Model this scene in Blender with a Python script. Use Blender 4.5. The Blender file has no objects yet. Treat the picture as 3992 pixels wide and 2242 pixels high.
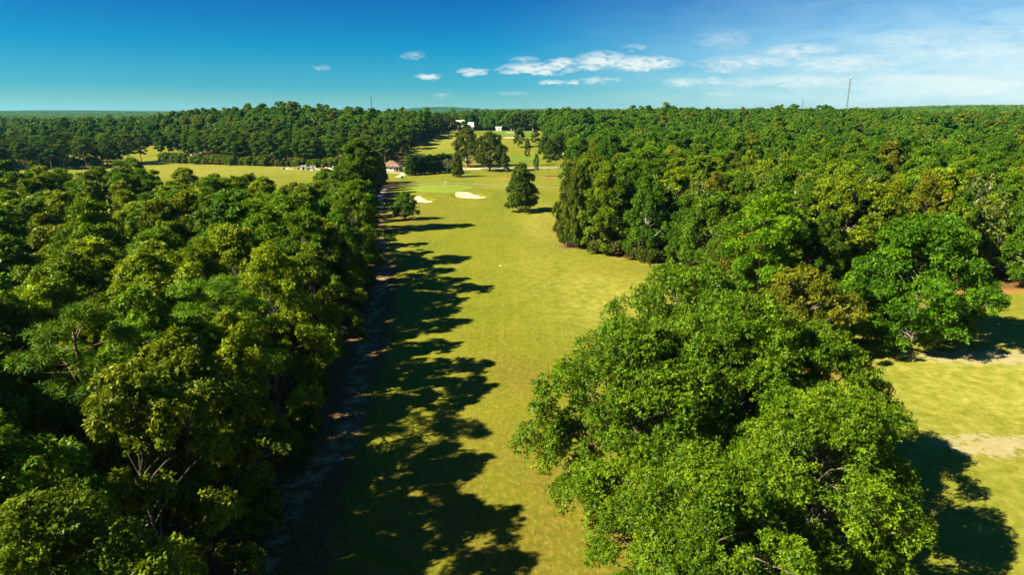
import bpy, bmesh, math
import numpy as np
from mathutils import Vector
from mathutils.geometry import delaunay_2d_cdt
SC = bpy.context.scene
COL = SC.collection
R = math.radians

# ------------------------------------------------------------------ camera
CAM_H = 32.0
FPX = 2601.0                                    # focal length in pixels of a 3992 px wide frame
cam_d = bpy.data.cameras.new('camera'); cam = bpy.data.objects.new('camera', cam_d); COL.objects.link(cam)
cam_d.sensor_width = 36.0; cam_d.lens = 36.0 * FPX / 3992.0
cam_d.clip_start = 0.5; cam_d.clip_end = 60000
cam.location = (0, 0, CAM_H); cam.rotation_euler = (R(90) - math.atan(681 / FPX), 0, 0)
SC.camera = cam

# ------------------------------------------------------------------ sun, sky, exposure
SUN_EL = 38.5; SHADOW_AZ = 67.0                 # shadows fall towards +X and a little away from the viewpoint
SKY_STRENGTH = 0.05
SUN_STRENGTH = 5.0
EXPOSURE = 1.6
sun_d = bpy.data.lights.new('sun', 'SUN'); sun = bpy.data.objects.new('sun', sun_d); COL.objects.link(sun)
sun_d.energy = SUN_STRENGTH; sun_d.angle = R(0.53); sun_d.color = (1.0, 0.93, 0.68)
_d = Vector((math.sin(R(SHADOW_AZ)) * math.cos(R(SUN_EL)), math.cos(R(SHADOW_AZ)) * math.cos(R(SUN_EL)), -math.sin(R(SUN_EL))))
sun.rotation_euler = _d.to_track_quat('-Z', 'Y').to_euler(); sun.location = (-200, -60, 200)
SC.view_settings.view_transform = 'Standard'; SC.view_settings.look = 'None'
SC.view_settings.exposure = EXPOSURE; SC.view_settings.gamma = 1.0
SC.cycles.max_bounces = 4; SC.cycles.diffuse_bounces = 2; SC.cycles.glossy_bounces = 1; SC.cycles.transmission_bounces = 2
SC.cycles.volume_bounces = 0; SC.cycles.transparent_max_bounces = 4

class NT:
    """small helper to write node trees"""
    def __init__(s, tree): s.t = tree; s.n = tree.nodes; s.l = tree.links
    def node(s, typ, **kw):
        n = s.n.new(typ)
        for k, v in kw.items(): setattr(n, k, v)
        return n
    def put(s, sock, v):
        if isinstance(v, bpy.types.NodeSocket): s.l.new(v, sock)
        elif isinstance(v, (tuple, list)) and len(v) == 3 and sock.type == 'RGBA': sock.default_value = (*v, 1)
        else: sock.default_value = v
    def m(s, op, a, b=None, c=None, clamp=False):
        n = s.node('ShaderNodeMath', operation=op, use_clamp=clamp); s.put(n.inputs[0], a)
        if b is not None: s.put(n.inputs[1], b)
        if c is not None: s.put(n.inputs[2], c)
        return n.outputs[0]
    def ss(s, v, a, b, lo=0.0, hi=1.0, kind='SMOOTHSTEP'):
        n = s.node('ShaderNodeMapRange', interpolation_type=kind); s.put(n.inputs[0], v)
        s.put(n.inputs[1], a); s.put(n.inputs[2], b); n.inputs[3].default_value = lo; n.inputs[4].default_value = hi
        return n.outputs[0]
    def mix(s, f, a, b, mode='MIX'):
        n = s.node('ShaderNodeMix', data_type='RGBA', blend_type=mode); s.put(n.inputs[0], f); s.put(n.inputs[6], a); s.put(n.inputs[7], b)
        return n.outputs[2]
    def noise(s, vec, scale, detail=3.0, rough=0.55, dist=0.0):
        n = s.node('ShaderNodeTexNoise'); s.put(n.inputs['Vector'], vec); n.inputs['Scale'].default_value = scale
        n.inputs['Detail'].default_value = detail; n.inputs['Roughness'].default_value = rough; n.inputs['Distortion'].default_value = dist
        return n.outputs['Fac']
    def scale(s, vec, xyz, rot=(0, 0, 0)):
        n = s.node('ShaderNodeMapping'); s.put(n.inputs['Vector'], vec); n.inputs['Scale'].default_value = xyz; n.inputs['Rotation'].default_value = rot
        return n.outputs[0]
    def ramp(s, f, stops):
        n = s.node('ShaderNodeValToRGB'); s.put(n.inputs[0], f); e = n.color_ramp.elements
        while len(e) < len(stops): e.new(0.5)
        for q, (p, c) in zip(e, stops): q.position = p; q.color = (*c, 1)
        return n.outputs[0]

world = bpy.data.worlds.new('World'); SC.world = world; world.use_nodes = True
w = NT(world.node_tree); w.n.clear()
w_out = w.node('ShaderNodeOutputWorld'); bg = w.node('ShaderNodeBackground'); w.l.new(bg.outputs[0], w_out.inputs[0])
sky = w.node('ShaderNodeTexSky', sky_type='NISHITA', sun_disc=False)
sky.sun_elevation = R(SUN_EL); sky.sun_rotation = R(180 + SHADOW_AZ); sky.altitude = 150; sky.air_density = 1.0; sky.dust_density = 0.3; sky.ozone_density = 2.0
tc = w.node('ShaderNodeTexCoord').outputs['Generated']
sx = w.node('ShaderNodeSeparateXYZ'); w.l.new(tc, sx.inputs[0])
w_az = w.m('MULTIPLY', w.m('ARCTAN2', sx.outputs[0], sx.outputs[1]), 57.29578)       # degrees, 0 = straight ahead, + = clockwise
w_el = w.m('MULTIPLY', w.m('ARCSINE', sx.outputs[2]), 57.29578)
# deep polarised blue overhead, pale towards the skyline
SKY_TINT = [(0.0, (0.34, 0.62, 0.76)), (0.10, (0.085, 0.47, 0.70)), (0.25, (0.006, 0.38, 0.66)), (0.45, (0.003, 0.24, 0.56)), (1.0, (0.05, 0.30, 0.62))]
tint = w.ramp(w.ss(w_el, 0.0, 20.0, kind='LINEAR'), SKY_TINT)
skyc = w.mix(1.0, sky.outputs[0], tint, 'MULTIPLY')
# clouds: small flat cumulus and cirrus streaks, each where it floats (azimuth, elevation, half sizes in degrees, weight)
def pixdir(px, py):
    p = math.atan(681 / FPX); x = (px - 1996) / FPX; y = (1121 - py) / FPX
    v = Vector((x, math.cos(p) + y * math.sin(p), y * math.cos(p) - math.sin(p))).normalized()
    return math.degrees(math.atan2(v.x, v.y)), math.degrees(math.asin(v.z))
CLOUDS = [(435,275,42,11,1),(595,258,58,14,.8),(825,246,140,20,1.0),(780,212,55,10,.45),(915,226,60,19,.9),(1060,213,95,28,.85),(1200,226,140,24,.95),(1020,240,55,12,.7),
 (880,295,50,8,.75),(952,295,24,8,.7),(1050,287,75,12,.55),(1170,167,50,10,.32),(1500,140,95,30,.22),(1560,222,155,22,.5),(1490,253,55,9,.55),(1350,292,75,15,.5),(1460,288,48,13,.55),
 (1740,290,230,20,.5),(1760,183,115,24,.55),(1950,225,180,26,.5),(2150,140,150,26,.26),(2380,120,240,24,.24),(2420,180,270,20,.30),(2250,285,380,22,.34),(375,198,42,13,.34),(47,242,28,9,.3),(490,340,44,7,.28),(735,335,55,7,.28),(1480,335,60,8,.28)]
cvec = w.node('ShaderNodeCombineXYZ'); w.l.new(w_az, cvec.inputs[0]); w.l.new(w_el, cvec.inputs[1])
n_big = w.noise(w.scale(cvec.outputs[0], (0.22, 0.9, 1), (0, 0, R(8))), 1.0, 5, 0.6, 0.6)
n_fine = w.noise(w.scale(cvec.outputs[0], (0.8, 2.6, 1), (0, 0, R(-6))), 1.0, 6, 0.65, 0.9)
wob = w.m('MULTIPLY', w.m('SUBTRACT', w.noise(w.scale(cvec.outputs[0], (0.5, 1.2, 1)), 1.0, 4, 0.6), 0.5), 1.7)
az2 = w.m('ADD', w_az, wob)
el2 = w.m('ADD', w_el, w.m('MULTIPLY', w.m('SUBTRACT', n_fine, 0.5), 0.9))
total = None
for (cx, cy, rx, ry, wt) in CLOUDS:
    a, e = pixdir(1200 + 1.084 * cx, 1.084 * cy)
    dx = w.m('DIVIDE', w.m('SUBTRACT', az2, a), rx * 1.084 / 45.4 * 1.08)
    dy = w.m('DIVIDE', w.m('SUBTRACT', el2, e), ry * 1.084 / 45.4 * 1.15)
    d2 = w.m('ADD', w.m('MULTIPLY', dx, dx), w.m('MULTIPLY', dy, dy))
    b = w.m('MULTIPLY', w.m('SUBTRACT', 1.0, d2, clamp=True), wt * 1.5)
    total = b if total is None else w.m('MAXIMUM', total, b)
cl = w.m('MULTIPLY', total, w.ss(n_fine, 0.28, 0.62), clamp=True)
# thin milky veil of high cloud over the half of the sky that the sun faces
veil = w.m('MULTIPLY', w.ss(w_az, -4.0, 44.0), w.ss(w_el, 15.0, 0.0))
veil = w.m('MULTIPLY', veil, w.ss(n_big, 0.15, 0.75, 0.55, 1.0))
veil = w.m('MULTIPLY', veil, w.ss(w_az, 140.0, 80.0))
skyc = w.mix(w.m('MULTIPLY', veil, 1.1, clamp=True), skyc, w.mix(w.ss(w_el, 1.0, 9.0), (6.3, 7.0, 6.9), (3.6, 5.9, 6.9)))
skyc = w.mix(w.m('MULTIPLY', cl, 0.78), skyc, (6.7, 6.9, 6.4))
w.put(bg.inputs[0], skyc); bg.inputs[1].default_value = SKY_STRENGTH

# ------------------------------------------------------------------ terrain
def S(a, b, x):
    t = np.clip((np.asarray(x, float) - a) / (b - a), 0, 1); return t * t * (3 - 2 * t)
def vn(x, y, seed=0):
    x = np.asarray(x, float); y = np.asarray(y, float)
    xi = np.floor(x); yi = np.floor(y); fx = x - xi; fy = y - yi
    fx = fx * fx * (3 - 2 * fx); fy = fy * fy * (3 - 2 * fy)
    def hh(a, b):
        v = np.sin(a * 127.1 + b * 311.7 + seed * 74.7) * 43758.5453; return v - np.floor(v)
    return (hh(xi, yi) * (1 - fx) + hh(xi + 1, yi) * fx) * (1 - fy) + (hh(xi, yi + 1) * (1 - fx) + hh(xi + 1, yi + 1) * fx) * fy
BUNKERS = [(-16.8, 263.5, 7.6, 6.2, -0.55, 'front'), (-35.6, 250.5, 6.4, 6.0, -0.2, 'side')]
def terr(X, Y):
    X = np.asarray(X, float); Y = np.asarray(Y, float)
    s = X / np.maximum(Y, 30.)
    z = 13 * S(400, 590, Y) * (.2 + .8 * S(-.62, -.36, s))
    z = z + (vn(X / 55, Y / 55, 1) - .5) * .9 * S(20, 60, np.abs(Y) + np.abs(X))
    z = z + (vn(X / 420, Y / 420, 2) - .5) * 13 * S(650, 1200, Y)
    z = z + (vn(X / 1700, Y / 1300, 3) - .35) * 52 * S(2200, 5500, Y)
    z = z + 30 * np.exp(-((X - 1650) / 750) ** 2 - ((Y - 2100) / 450) ** 2)
    z = z + 58 * np.exp(-((X + 740) / 560) ** 2 - ((Y - 7000) / 500) ** 2)
    z = z + 50 * np.exp(-((X + 2700) / 900) ** 2 - ((Y - 8000) / 500) ** 2)
    z = z - 6 * np.exp(-((X - 620) / 220) ** 2 - ((Y - 900) / 300) ** 2)
    z = z + .7 * np.exp(-((X + 33) / 14) ** 2 - ((Y - 290) / 22) ** 2)                   # raised putting green
    for bx, by, ra, rb, an, _ in BUNKERS:
        u = (X - bx) * math.cos(an) + (Y - by) * math.sin(an); v = -(X - bx) * math.sin(an) + (Y - by) * math.cos(an)
        d = np.sqrt((u / ra) ** 2 + (v / rb) ** 2)
        z = z - 1.0 * np.exp(-(d / .8) ** 4) + .55 * np.exp(-((d - 1.2) / .25) ** 2) * S(-.5, 1, v / rb)
    return z
def tz(x, y): return float(terr(x, y))

def poly_sd(poly, X, Y):
    """signed distance, + inside"""
    P = np.asarray(poly, float); X = np.asarray(X, float); Y = np.asarray(Y, float)
    d = np.full(X.shape, 1e9); ins = np.zeros(X.shape, bool)
    for i in range(len(P)):
        a = P[i]; b = P[(i + 1) % len(P)]; e = b - a
        t = np.clip(((X - a[0]) * e[0] + (Y - a[1]) * e[1]) / (e @ e + 1e-9), 0, 1)
        d = np.minimum(d, (X - a[0] - t * e[0]) ** 2 + (Y - a[1] - t * e[1]) ** 2)
        if a[1] != b[1]:
            c = ((a[1] > Y) != (b[1] > Y)) & (X < (b[0] - a[0]) * (Y - a[1]) / (b[1] - a[1]) + a[0]); ins ^= c
    d = np.sqrt(d); return np.where(ins, d, -d)

WOOD_LEFT = [(-9, -40), (-13, 12), (-16.5, 30), (-18.5, 45), (-20.5, 60), (-22.5, 90), (-28, 130), (-39.5, 176), (-60, 181), (-110, 184), (-150, 196), (-215, 225), (-215, 120), (-110, -40)]
BELT = [(-41, 176), (-47, 210), (-53, 250), (-58, 300), (-61, 324), (-70, 324), (-66, 280), (-60, 220), (-54, 178)]
WOOD_RIGHT = [(14, 163), (22, 152), (29, 145), (34.5, 140.5), (37, 118), (33, 98), (33, 86), (39, 78), (46, 80), (48, 100), (56, 113), (66, 116), (80, 122), (96, 121), (130, 123), (170, 131), (250, 190), (420, 420), (420, 640), (40, 640), (30, 600), (27, 520), (34, 415), (50, 412), (48, 398), (50, 372), (34, 340), (27, 300), (23, 260), (25, 220), (19, 185)]
WOOD_BACK = [(-235, 452), (-200, 434), (-157, 418), (-100, 410), (-82, 404), (-73, 396), (-66, 400), (-68, 432), (-77, 470), (-74, 520), (-79, 560), (-82, 700), (-90, 800), (-700, 800), (-520, 570), (-240, 562)]

# ------------------------------------------------------------------ materials
def new_mat(name):
    m = bpy.data.materials.new(name); m.use_nodes = True; t = NT(m.node_tree); t.n.clear()
    out = t.node('ShaderNodeOutputMaterial'); return m, t, out
def bsdf(t, out, col, rough=0.9, spec=0.2, bump=None, bs=0.3, bd=0.05):
    p = t.node('ShaderNodeBsdfPrincipled'); t.put(p.inputs['Base Color'], col); t.put(p.inputs['Roughness'], rough); p.inputs['Specular IOR Level'].default_value = spec
    if bump is not None:
        b = t.node('ShaderNodeBump'); b.inputs['Strength'].default_value = bs; b.inputs['Distance'].default_value = bd; t.put(b.inputs['Height'], bump); t.l.new(b.outputs[0], p.inputs['Normal'])
    t.l.new(p.outputs[0], out.inputs[0]); return p
def simple(name, col, rough=0.8, spec=0.25, var=0.25, scale=3.0):
    m, t, out = new_mat(name); c = t.node('ShaderNodeTexCoord').outputs['Object']
    n = t.noise(c, scale, 5, 0.6); n2 = t.noise(c, scale * 7, 3, 0.6)
    f = t.m('ADD', t.m('MULTIPLY', n, .7), t.m('MULTIPLY', n2, .3))
    col = t.mix(t.ss(f, .3, .7), tuple(v * (1 - var) for v in col), tuple(min(1, v * (1 + var * .6)) for v in col))
    bsdf(t, out, col, rough, spec, n2, .2, .02); return m

def ground_material():
    m, t, out = new_mat('ground'); P = t.node('ShaderNodeNewGeometry').outputs['Position']
    def at(n): a = t.node('ShaderNodeAttribute'); a.attribute_name = n; return a.outputs['Fac']
    lit, dry, clay = at('litter'), at('dry'), at('clay')
    n40 = t.noise(t.scale(P, (.03, .022, .03)), 1, 4, .6, .4); n8 = t.noise(t.scale(P, (.16, .11, .1)), 1, 5, .65, .6)
    n2 = t.noise(P, .6, 5, .65); nf = t.noise(P, 3.2, 4, .7); nm = t.noise(P, 1.3, 6, .75)
    mow = t.noise(t.scale(P, (.9, .035, .5), (0, 0, R(-14))), 1, 3, .6)
    mow2 = t.noise(t.scale(P, (.05, .8, .5), (0, 0, R(9))), 1, 3, .6)
    green = t.mix(t.ss(n8, .35, .66), (.165, .190, .008), (.215, .225, .014))
    green = t.mix(t.m('MULTIPLY', t.ss(mow, .42, .68), .55), green, (.275, .255, .030))
    green = t.mix(t.m('MULTIPLY', t.ss(mow2, .52, .74), .35), green, (.24, .225, .024))
    mow3 = t.noise(t.scale(P, (1.6, .05, .5), (0, 0, R(24))), 1, 4, .65)
    green = t.mix(t.m('MULTIPLY', t.ss(mow3, .50, .72), .5), green, (.31, .29, .045))
    green = t.mix(t.m('MULTIPLY', t.ss(nm, .50, .70), .35), green, (.28, .245, .035))
    green = t.mix(t.m('MULTIPLY', t.ss(nm, .48, .32), .30), green, (.115, .14, .008))
    green = t.mix(t.m('MULTIPLY', t.ss(n40, .55, .35), .45), green, (.115, .165, .008))
    nbig = t.noise(t.scale(P, (.045, .018, .03), (0, 0, R(-10))), 1, 5, .62, .8)
    green = t.mix(t.ss(nbig, .48, .68, 0, .8), green, (.30, .255, .05)); green = t.mix(t.ss(nbig, .48, .32, 0, .7), green, (.12, .165, .012))
    green = t.mix(t.m('MULTIPLY', t.ss(t.noise(t.scale(P, (2.2, .06, .5), (0, 0, R(-30))), 1, 4, .7), .52, .70), .45), green, (.33, .30, .06))
    green = t.mix(1.0, green, (.63, .66, .20), 'MULTIPLY')
    tan = t.mix(t.ss(n2, .35, .65), (.225, .205, .026), (.335, .30, .060))
    brown = t.mix(t.ss(nm, .38, .62), (.095, .068, .008), (.185, .138, .018))
    nz = t.m('ADD', t.m('MULTIPLY', n8, .55), t.m('MULTIPLY', n2, .45)); nz2 = t.m('ADD', t.m('MULTIPLY', n8, .45), t.m('MULTIPLY', nm, .55))
    col = t.mix(t.m('MULTIPLY', dry, t.ss(nz, .30, .62, .35, 1.25), clamp=True), green, tan)
    stripe = t.node('ShaderNodeTexWave', wave_type='BANDS', bands_direction='X', wave_profile='SIN'); t.put(stripe.inputs['Vector'], t.scale(P, (1, 1, 1), (0, 0, R(38)))); stripe.inputs['Scale'].default_value = .13; stripe.inputs['Distortion'].default_value = 1.2; stripe.inputs['Detail'].default_value = 2; stripe.inputs['Detail Scale'].default_value = .4
    col = t.mix(t.m('MULTIPLY', t.m('MULTIPLY', stripe.outputs['Fac'], dry, clamp=True), .38), col, (.17, .20, .02))
    col = t.mix(t.m('MULTIPLY', t.m('MULTIPLY', at('brown'), t.ss(nz2, .36, .58, .15, 1.3), clamp=True), .8), col, brown)
    straw = t.noise(t.scale(P, (2.6, 1.1, 1), (0, 0, R(20))), 1, 5, .75)
    col = t.mix(t.m('MULTIPLY', t.ss(straw, .50, .66), .5), col, (.26, .235, .038))
    col = t.mix(t.m('MULTIPLY', t.ss(straw, .47, .33), .45), col, (.075, .085, .006))
    cf = t.m('MULTIPLY', clay, t.ss(n2, .3, .55, .4, 1.3))
    col = t.mix(t.ss(cf, .35, .7), col, t.mix(nf, (.27, .105, .03), (.40, .19, .07)))
    wf_ = t.m('MULTIPLY', at('worn'), t.ss(t.m('ADD', t.m('MULTIPLY', n2, .6), t.m('MULTIPLY', nf, .4)), .36, .58, 0.0, 2.4))
    worn = t.mix(nm, (.24, .195, .11), (.46, .385, .20))
    # forest floor: leaf litter and needles, ragged edge
    litter = t.mix(t.ss(nm, .35, .65), (.075, .038, .014), (.20, .095, .032))
    litter = t.mix(t.ss(nf, .52, .66), litter, (.28, .16, .07)); litter = t.mix(t.m('MULTIPLY', t.ss(n8, .55, .7), .6), litter, (.09, .085, .02))
    lf = t.m('ADD', lit, t.m('MULTIPLY', t.m('SUBTRACT', t.m('ADD', t.m('MULTIPLY', n8, .5), t.m('MULTIPLY', n2, .5)), .5), 9.0))
    col = t.mix(t.ss(lf, 18.6, 21.6), col, litter)
    col = t.mix(t.m('MULTIPLY', t.ss(wf_, .35, .8), .8), col, worn)
    col = t.mix(t.ss(nf, .35, .75, .0, .22), col, (.06, .07, .006))
    bump = t.m('ADD', t.m('MULTIPLY', nf, .5), t.m('MULTIPLY', nm, .5))
    bsdf(t, out, col, .95, .08, bump, .55, .12); return m

FARG = [(0, (0.042, 0.107, 0.003)), (.2, (0.062, 0.136, 0.002)), (.42, (0.071, 0.153, 0.002)), (.6, (0.050, 0.118, 0.004)), (.78, (0.093, 0.167, 0.003)), (.93, (0.115, 0.167, 0.004)), (.985, (0.120, 0.151, 0.005)), (1, (0.142, 0.133, 0.009))]
def leaf_material(name, trans=0.28, spec=0.35, rough=0.46):
    m, t, out = new_mat(name)
    oi = t.node('ShaderNodeObjectInfo'); a = t.node('ShaderNodeAttribute'); a.attribute_name = 'tint'; v = a.outputs['Fac']
    base = t.mix(oi.outputs['Alpha'], t.ramp(oi.outputs['Random'], FARG), oi.outputs['Color'])
    base = t.mix(1.0, base, t.ramp(v, [(0, (.36, .50, .6)), (.42, (.92, 1.0, 1.0)), (.7, (1.34, 1.28, 1.0)), (1, (1.9, 1.7, 1.1))]), 'MULTIPLY')
    # a few turning leaves
    wn = t.node('ShaderNodeTexWhiteNoise', noise_dimensions='1D'); t.put(wn.inputs['W'], t.m('MULTIPLY', v, 913.0))
    base = t.mix(t.ss(wn.outputs[0], .955, .985, 0, .55), base, (.26, .16, .02))
    p = t.node('ShaderNodeBsdfPrincipled'); t.put(p.inputs['Base Color'], base); p.inputs['Roughness'].default_value = rough; p.inputs['Specular IOR Level'].default_value = spec
    tr = t.node('ShaderNodeBsdfTranslucent'); t.put(tr.inputs[0], t.mix(1.0, base, (1.5, 1.35, .5), 'MULTIPLY'))
    ms = t.node('ShaderNodeMixShader'); ms.inputs[0].default_value = trans; t.l.new(p.outputs[0], ms.inputs[1]); t.l.new(tr.outputs[0], ms.inputs[2])
    t.l.new(ms.outputs[0], out.inputs[0]); return m
def bark_material(name, a, b):
    m, t, out = new_mat(name); c = t.node('ShaderNodeTexCoord').outputs['Object']
    n = t.noise(t.scale(c, (6, 6, 1.2)), 1, 5, .65); n2 = t.noise(c, .6, 3)
    bsdf(t, out, t.mix(t.ss(t.m('ADD', t.m('MULTIPLY', n, .6), t.m('MULTIPLY', n2, .4)), .36, .64), a, b), .9, .15, n, .7, .05); return m

MAT = dict(ground=ground_material(), leaf=leaf_material('leaf', spec=.13, rough=.45), needle=leaf_material('needle', trans=.2, spec=.1, rough=.55), far=leaf_material('far_leaf', trans=.22, spec=.05),
    bark=bark_material('bark', (.07, .058, .042), (.20, .17, .13)), pale=bark_material('pale_bark', (.30, .27, .22), (.62, .58, .50)), pinebark=bark_material('pine_bark', (.12, .07, .04), (.30, .19, .12)),
    sand=simple('sand', (.52, .42, .24), .95, .1, .12, .35), path=simple('gravel_path', (.30, .27, .23), .95, .1, .25, .5), road=simple('asphalt', (.30, .28, .24), .9, .2, .12, .3),
    dirt=simple('dirt', (.52, .42, .27), .95, .1, .2, .3), green=simple('green_turf', (.175, .225, .022), .95, .1, .16, .35), green2=simple('tee_turf', (.115, .185, .014), .95, .1, .2, .2),
    white=simple('white_paint', (.78, .77, .72), .6, .3, .1, .5), cream=simple('cream', (.66, .62, .50), .6, .3, .12, .6), rust=simple('rust_roof', (.21, .125, .085), .7, .3, .6, .8), pink=simple('pink_stone', (.55, .36, .28), .8, .2, .2, 1.2),
    block=simple('block_wall', (.50, .50, .46), .9, .2, .18, .8), brick=simple('brick', (.30, .10, .06), .9, .2, .25, 1.5), dark=simple('dark_void', (.02, .02, .02), .8, .2, .2, 1), glass=simple('window_glass', (.05, .06, .07), .15, .6, .1, 1),
    wood=simple('pole_wood', (.30, .26, .21), .9, .2, .25, 2), lumber=simple('lumber', (.42, .30, .17), .9, .2, .3, 2), mast=simple('mast_steel', (.10, .105, .11), .6, .3, .1, .5), steel=simple('steel', (.36, .37, .38), .5, .5, .1, .5), wire=simple('wire', (.10, .10, .10), .6, .3, .1, 1),
    flag=simple('flag_cloth', (.65, .65, .55), .8, .2, .1, 2), bin=simple('green_plastic', (.02, .07, .03), .5, .4, .2, 2), tarp=simple('blue_tarp', (.10, .20, .26), .6, .3, .2, 1), orange=simple('orange_paint', (.50, .16, .04), .6, .3, .2, 1), stone=simple('grey_stone', (.42, .40, .37), .85, .2, .2, 1))

# ------------------------------------------------------------------ mesh helpers
def mesh_np(name, V, Fc, mat, attr=None, smooth=False):
    """V (n,3); Fc (m,k) faces of equal size"""
    V = np.asarray(V, np.float32); Fc = np.asarray(Fc, np.int32); m, k = Fc.shape
    me = bpy.data.meshes.new(name); me.vertices.add(len(V)); me.vertices.foreach_set('co', V.ravel())
    me.loops.add(m * k); me.loops.foreach_set('vertex_index', Fc.ravel())
    me.polygons.add(m); me.polygons.foreach_set('loop_start', np.arange(0, m * k, k, dtype=np.int32))
    if smooth: me.polygons.foreach_set('use_smooth', np.ones(m, bool))
    if attr:
        for an, (dom, val) in attr.items():
            a = me.attributes.new(an, 'FLOAT', dom); a.data.foreach_set('value', np.asarray(val, np.float32))
    me.materials.append(mat); me.update(calc_edges=True); return me
def link(name, me, parent=None, loc=(0, 0, 0), rot=0.0, label=None, cat=None, group=None, kind=None):
    o = bpy.data.objects.new(name, me); COL.objects.link(o); o.location = loc
    if rot: o.rotation_euler = (0, 0, rot)
    if parent: o.parent = parent
    if label: o['label'] = label
    if cat: o['category'] = cat
    if group: o['group'] = group
    if kind: o['kind'] = kind
    return o
class MB:
    """collects boxes, tubes and polygons for one mesh"""
    def __init__(s): s.v = []; s.f = []
    def box(s, x0, x1, y0, y1, z0, z1):
        b = len(s.v); s.v += [(x, y, z) for z in (z0, z1) for y in (y0, y1) for x in (x0, x1)]
        s.f += [tuple(b + i for i in q) for q in ((0, 2, 3, 1), (4, 5, 7, 6), (0, 1, 5, 4), (2, 6, 7, 3), (0, 4, 6, 2), (1, 3, 7, 5))]; return s
    def tube(s, pts, rad, n=6, cap=True):
        V, Fq = tube_np([(np.asarray(pts, float), np.asarray(rad, float))], n); b = len(s.v)
        s.v += [tuple(q) for q in V]; s.f += [tuple(int(i) + b for i in q) for q in Fq]
        if cap:
            s.f.append(tuple(b + i for i in range(n))[::-1]); e = b + len(V) - n; s.f.append(tuple(e + i for i in range(n)))
        return s
    def poly(s, pts): b = len(s.v); s.v += list(pts); s.f.append(tuple(range(b, b + len(pts)))); return s
    def mesh(s, name, mat):
        me = bpy.data.meshes.new(name); me.from_pydata(s.v, [], s.f); me.materials.append(mat); me.update(); return me
def tube_np(lines, n=6):
    VV = []; FF = []; base = 0; ang = np.arange(n) * 2 * np.pi / n; ca, sa = np.cos(ang), np.sin(ang)
    for P, r in lines:
        k = len(P); T = np.gradient(P, axis=0); T /= np.linalg.norm(T, axis=1, keepdims=True) + 1e-9
        ref = np.where(np.abs(T[:, 2:3]) > .9, np.array([[1., 0, 0]]), np.array([[0, 0, 1.]]))
        U = np.cross(T, ref); U /= np.linalg.norm(U, axis=1, keepdims=True) + 1e-9; W = np.cross(T, U)
        ring = P[:, None, :] + r[:, None, None] * (U[:, None, :] * ca[None, :, None] + W[:, None, :] * sa[None, :, None])
        VV.append(ring.reshape(-1, 3)); i = np.arange(k - 1)[:, None] * n; j = np.arange(n)[None, :]; j2 = (j + 1) % n
        FF.append(np.stack([i + j, i + j2, i + n + j2, i + n + j], -1).reshape(-1, 4) + base); base += k * n
    return np.concatenate(VV), np.concatenate(FF)

# ------------------------------------------------------------------ ground sheet
def axis(lo, a, b, hi, step, growth):
    v = list(np.arange(a, b + step, step)); d = step
    while v[-1] < hi: d *= growth; v.append(v[-1] + d)
    d = step
    while v[0] > lo: d *= growth; v.insert(0, v[0] - d)
    return np.array(v)
gx = axis(-12500, -72, 90, 12500, 1.6, 1.10); gy = axis(-900, 24, 330, 12500, 1.5, 1.045)
GX, GY = np.meshgrid(gx, gy); GZ = terr(GX, GY)
nyy, nxx = GX.shape; idx = np.arange(nyy * nxx).reshape(nyy, nxx)
fx, fy = GX.ravel(), GY.ravel()
lit = np.maximum.reduce([poly_sd(p, fx, fy) + q_ for p, q_ in zip((WOOD_LEFT, BELT, WOOD_RIGHT, WOOD_BACK), (5.0, 6.5, 0.0, 0.0))])
lit = np.maximum(lit, S(820, 860, fy) * 60 - 40)
lit = np.maximum(lit, np.where((fx > 60) & (fy > 560), 20, -30)); lit = np.clip(lit, -14, 14) + 20.0
def gs(x, y, sx_, sy_, a=1.0): return a * np.exp(-((fx - x) / sx_) ** 2 - ((fy - y) / sy_) ** 2)
dry = gs(64, 66, 28, 50, .85) + gs(80, 86, 22, 4.5, .5) + gs(10, 200, 7, 38, .8) + gs(19, 114, 12, 24, .7) + gs(6, 140, 8, 16, .25) + gs(-50, 540, 40, 60, .45) + gs(5, 330, 60, 30, .12) + gs(-180, 390, 90, 50, .45) + gs(-5, 300, 20, 10, .25) + .12
brown = gs(2, 44, 16, 20, 1.15) + gs(1, 79, 10, 7, .85) + gs(-4, 92, 6, 4, .5) + gs(24, 136, 10, 5, .5) + gs(8, 160, 5, 12, .4) + gs(-30, 205, 9, 30, .7) + gs(11, 195, 4, 30, .6) + gs(56, 97, 12, 7, .5) + gs(52, 60, 9, 5, .4)
clay = gs(-3, 341, 7, 4, .9) + gs(19, 348, 6, 5, .9) + gs(-38, 215, 8, 20, .45) + gs(-225, 447, 30, 4, .9) + gs(-180, 425, 25, 3, .7) + gs(-28, 425, 8, 5, .9) + gs(25, 147, 14, 2, .5) + gs(90, 120, 20, 2.5, .8)
worn = np.zeros_like(fx); TRACK = np.array([(-19, 20), (-18.5, 40), (-19.0, 52), (-17.0, 60), (-17.8, 69), (-19.5, 80), (-21.5, 97), (-24, 118), (-28, 140), (-35, 175), (-43.5, 215), (-46, 232)], float)
dmin_ = np.full(fx.shape, 1e9)
for a_, b_ in zip(TRACK[:-1], TRACK[1:]):
    e_ = b_ - a_; t_ = np.clip(((fx - a_[0]) * e_[0] + (fy - a_[1]) * e_[1]) / (e_ @ e_), 0, 1); dmin_ = np.minimum(dmin_, np.hypot(fx - a_[0] - t_ * e_[0], fy - a_[1] - t_ * e_[1]))
worn = np.exp(-(dmin_ / 2.4) ** 2) * .42 + gs(70, 85.0, 15, 2.6, 1.3) + gs(48, 60.5, 6, 2.2, .7) + gs(48, 60, 5, 2.5, .35) + gs(-5, 303, 9, 3, .3) - .05
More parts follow.
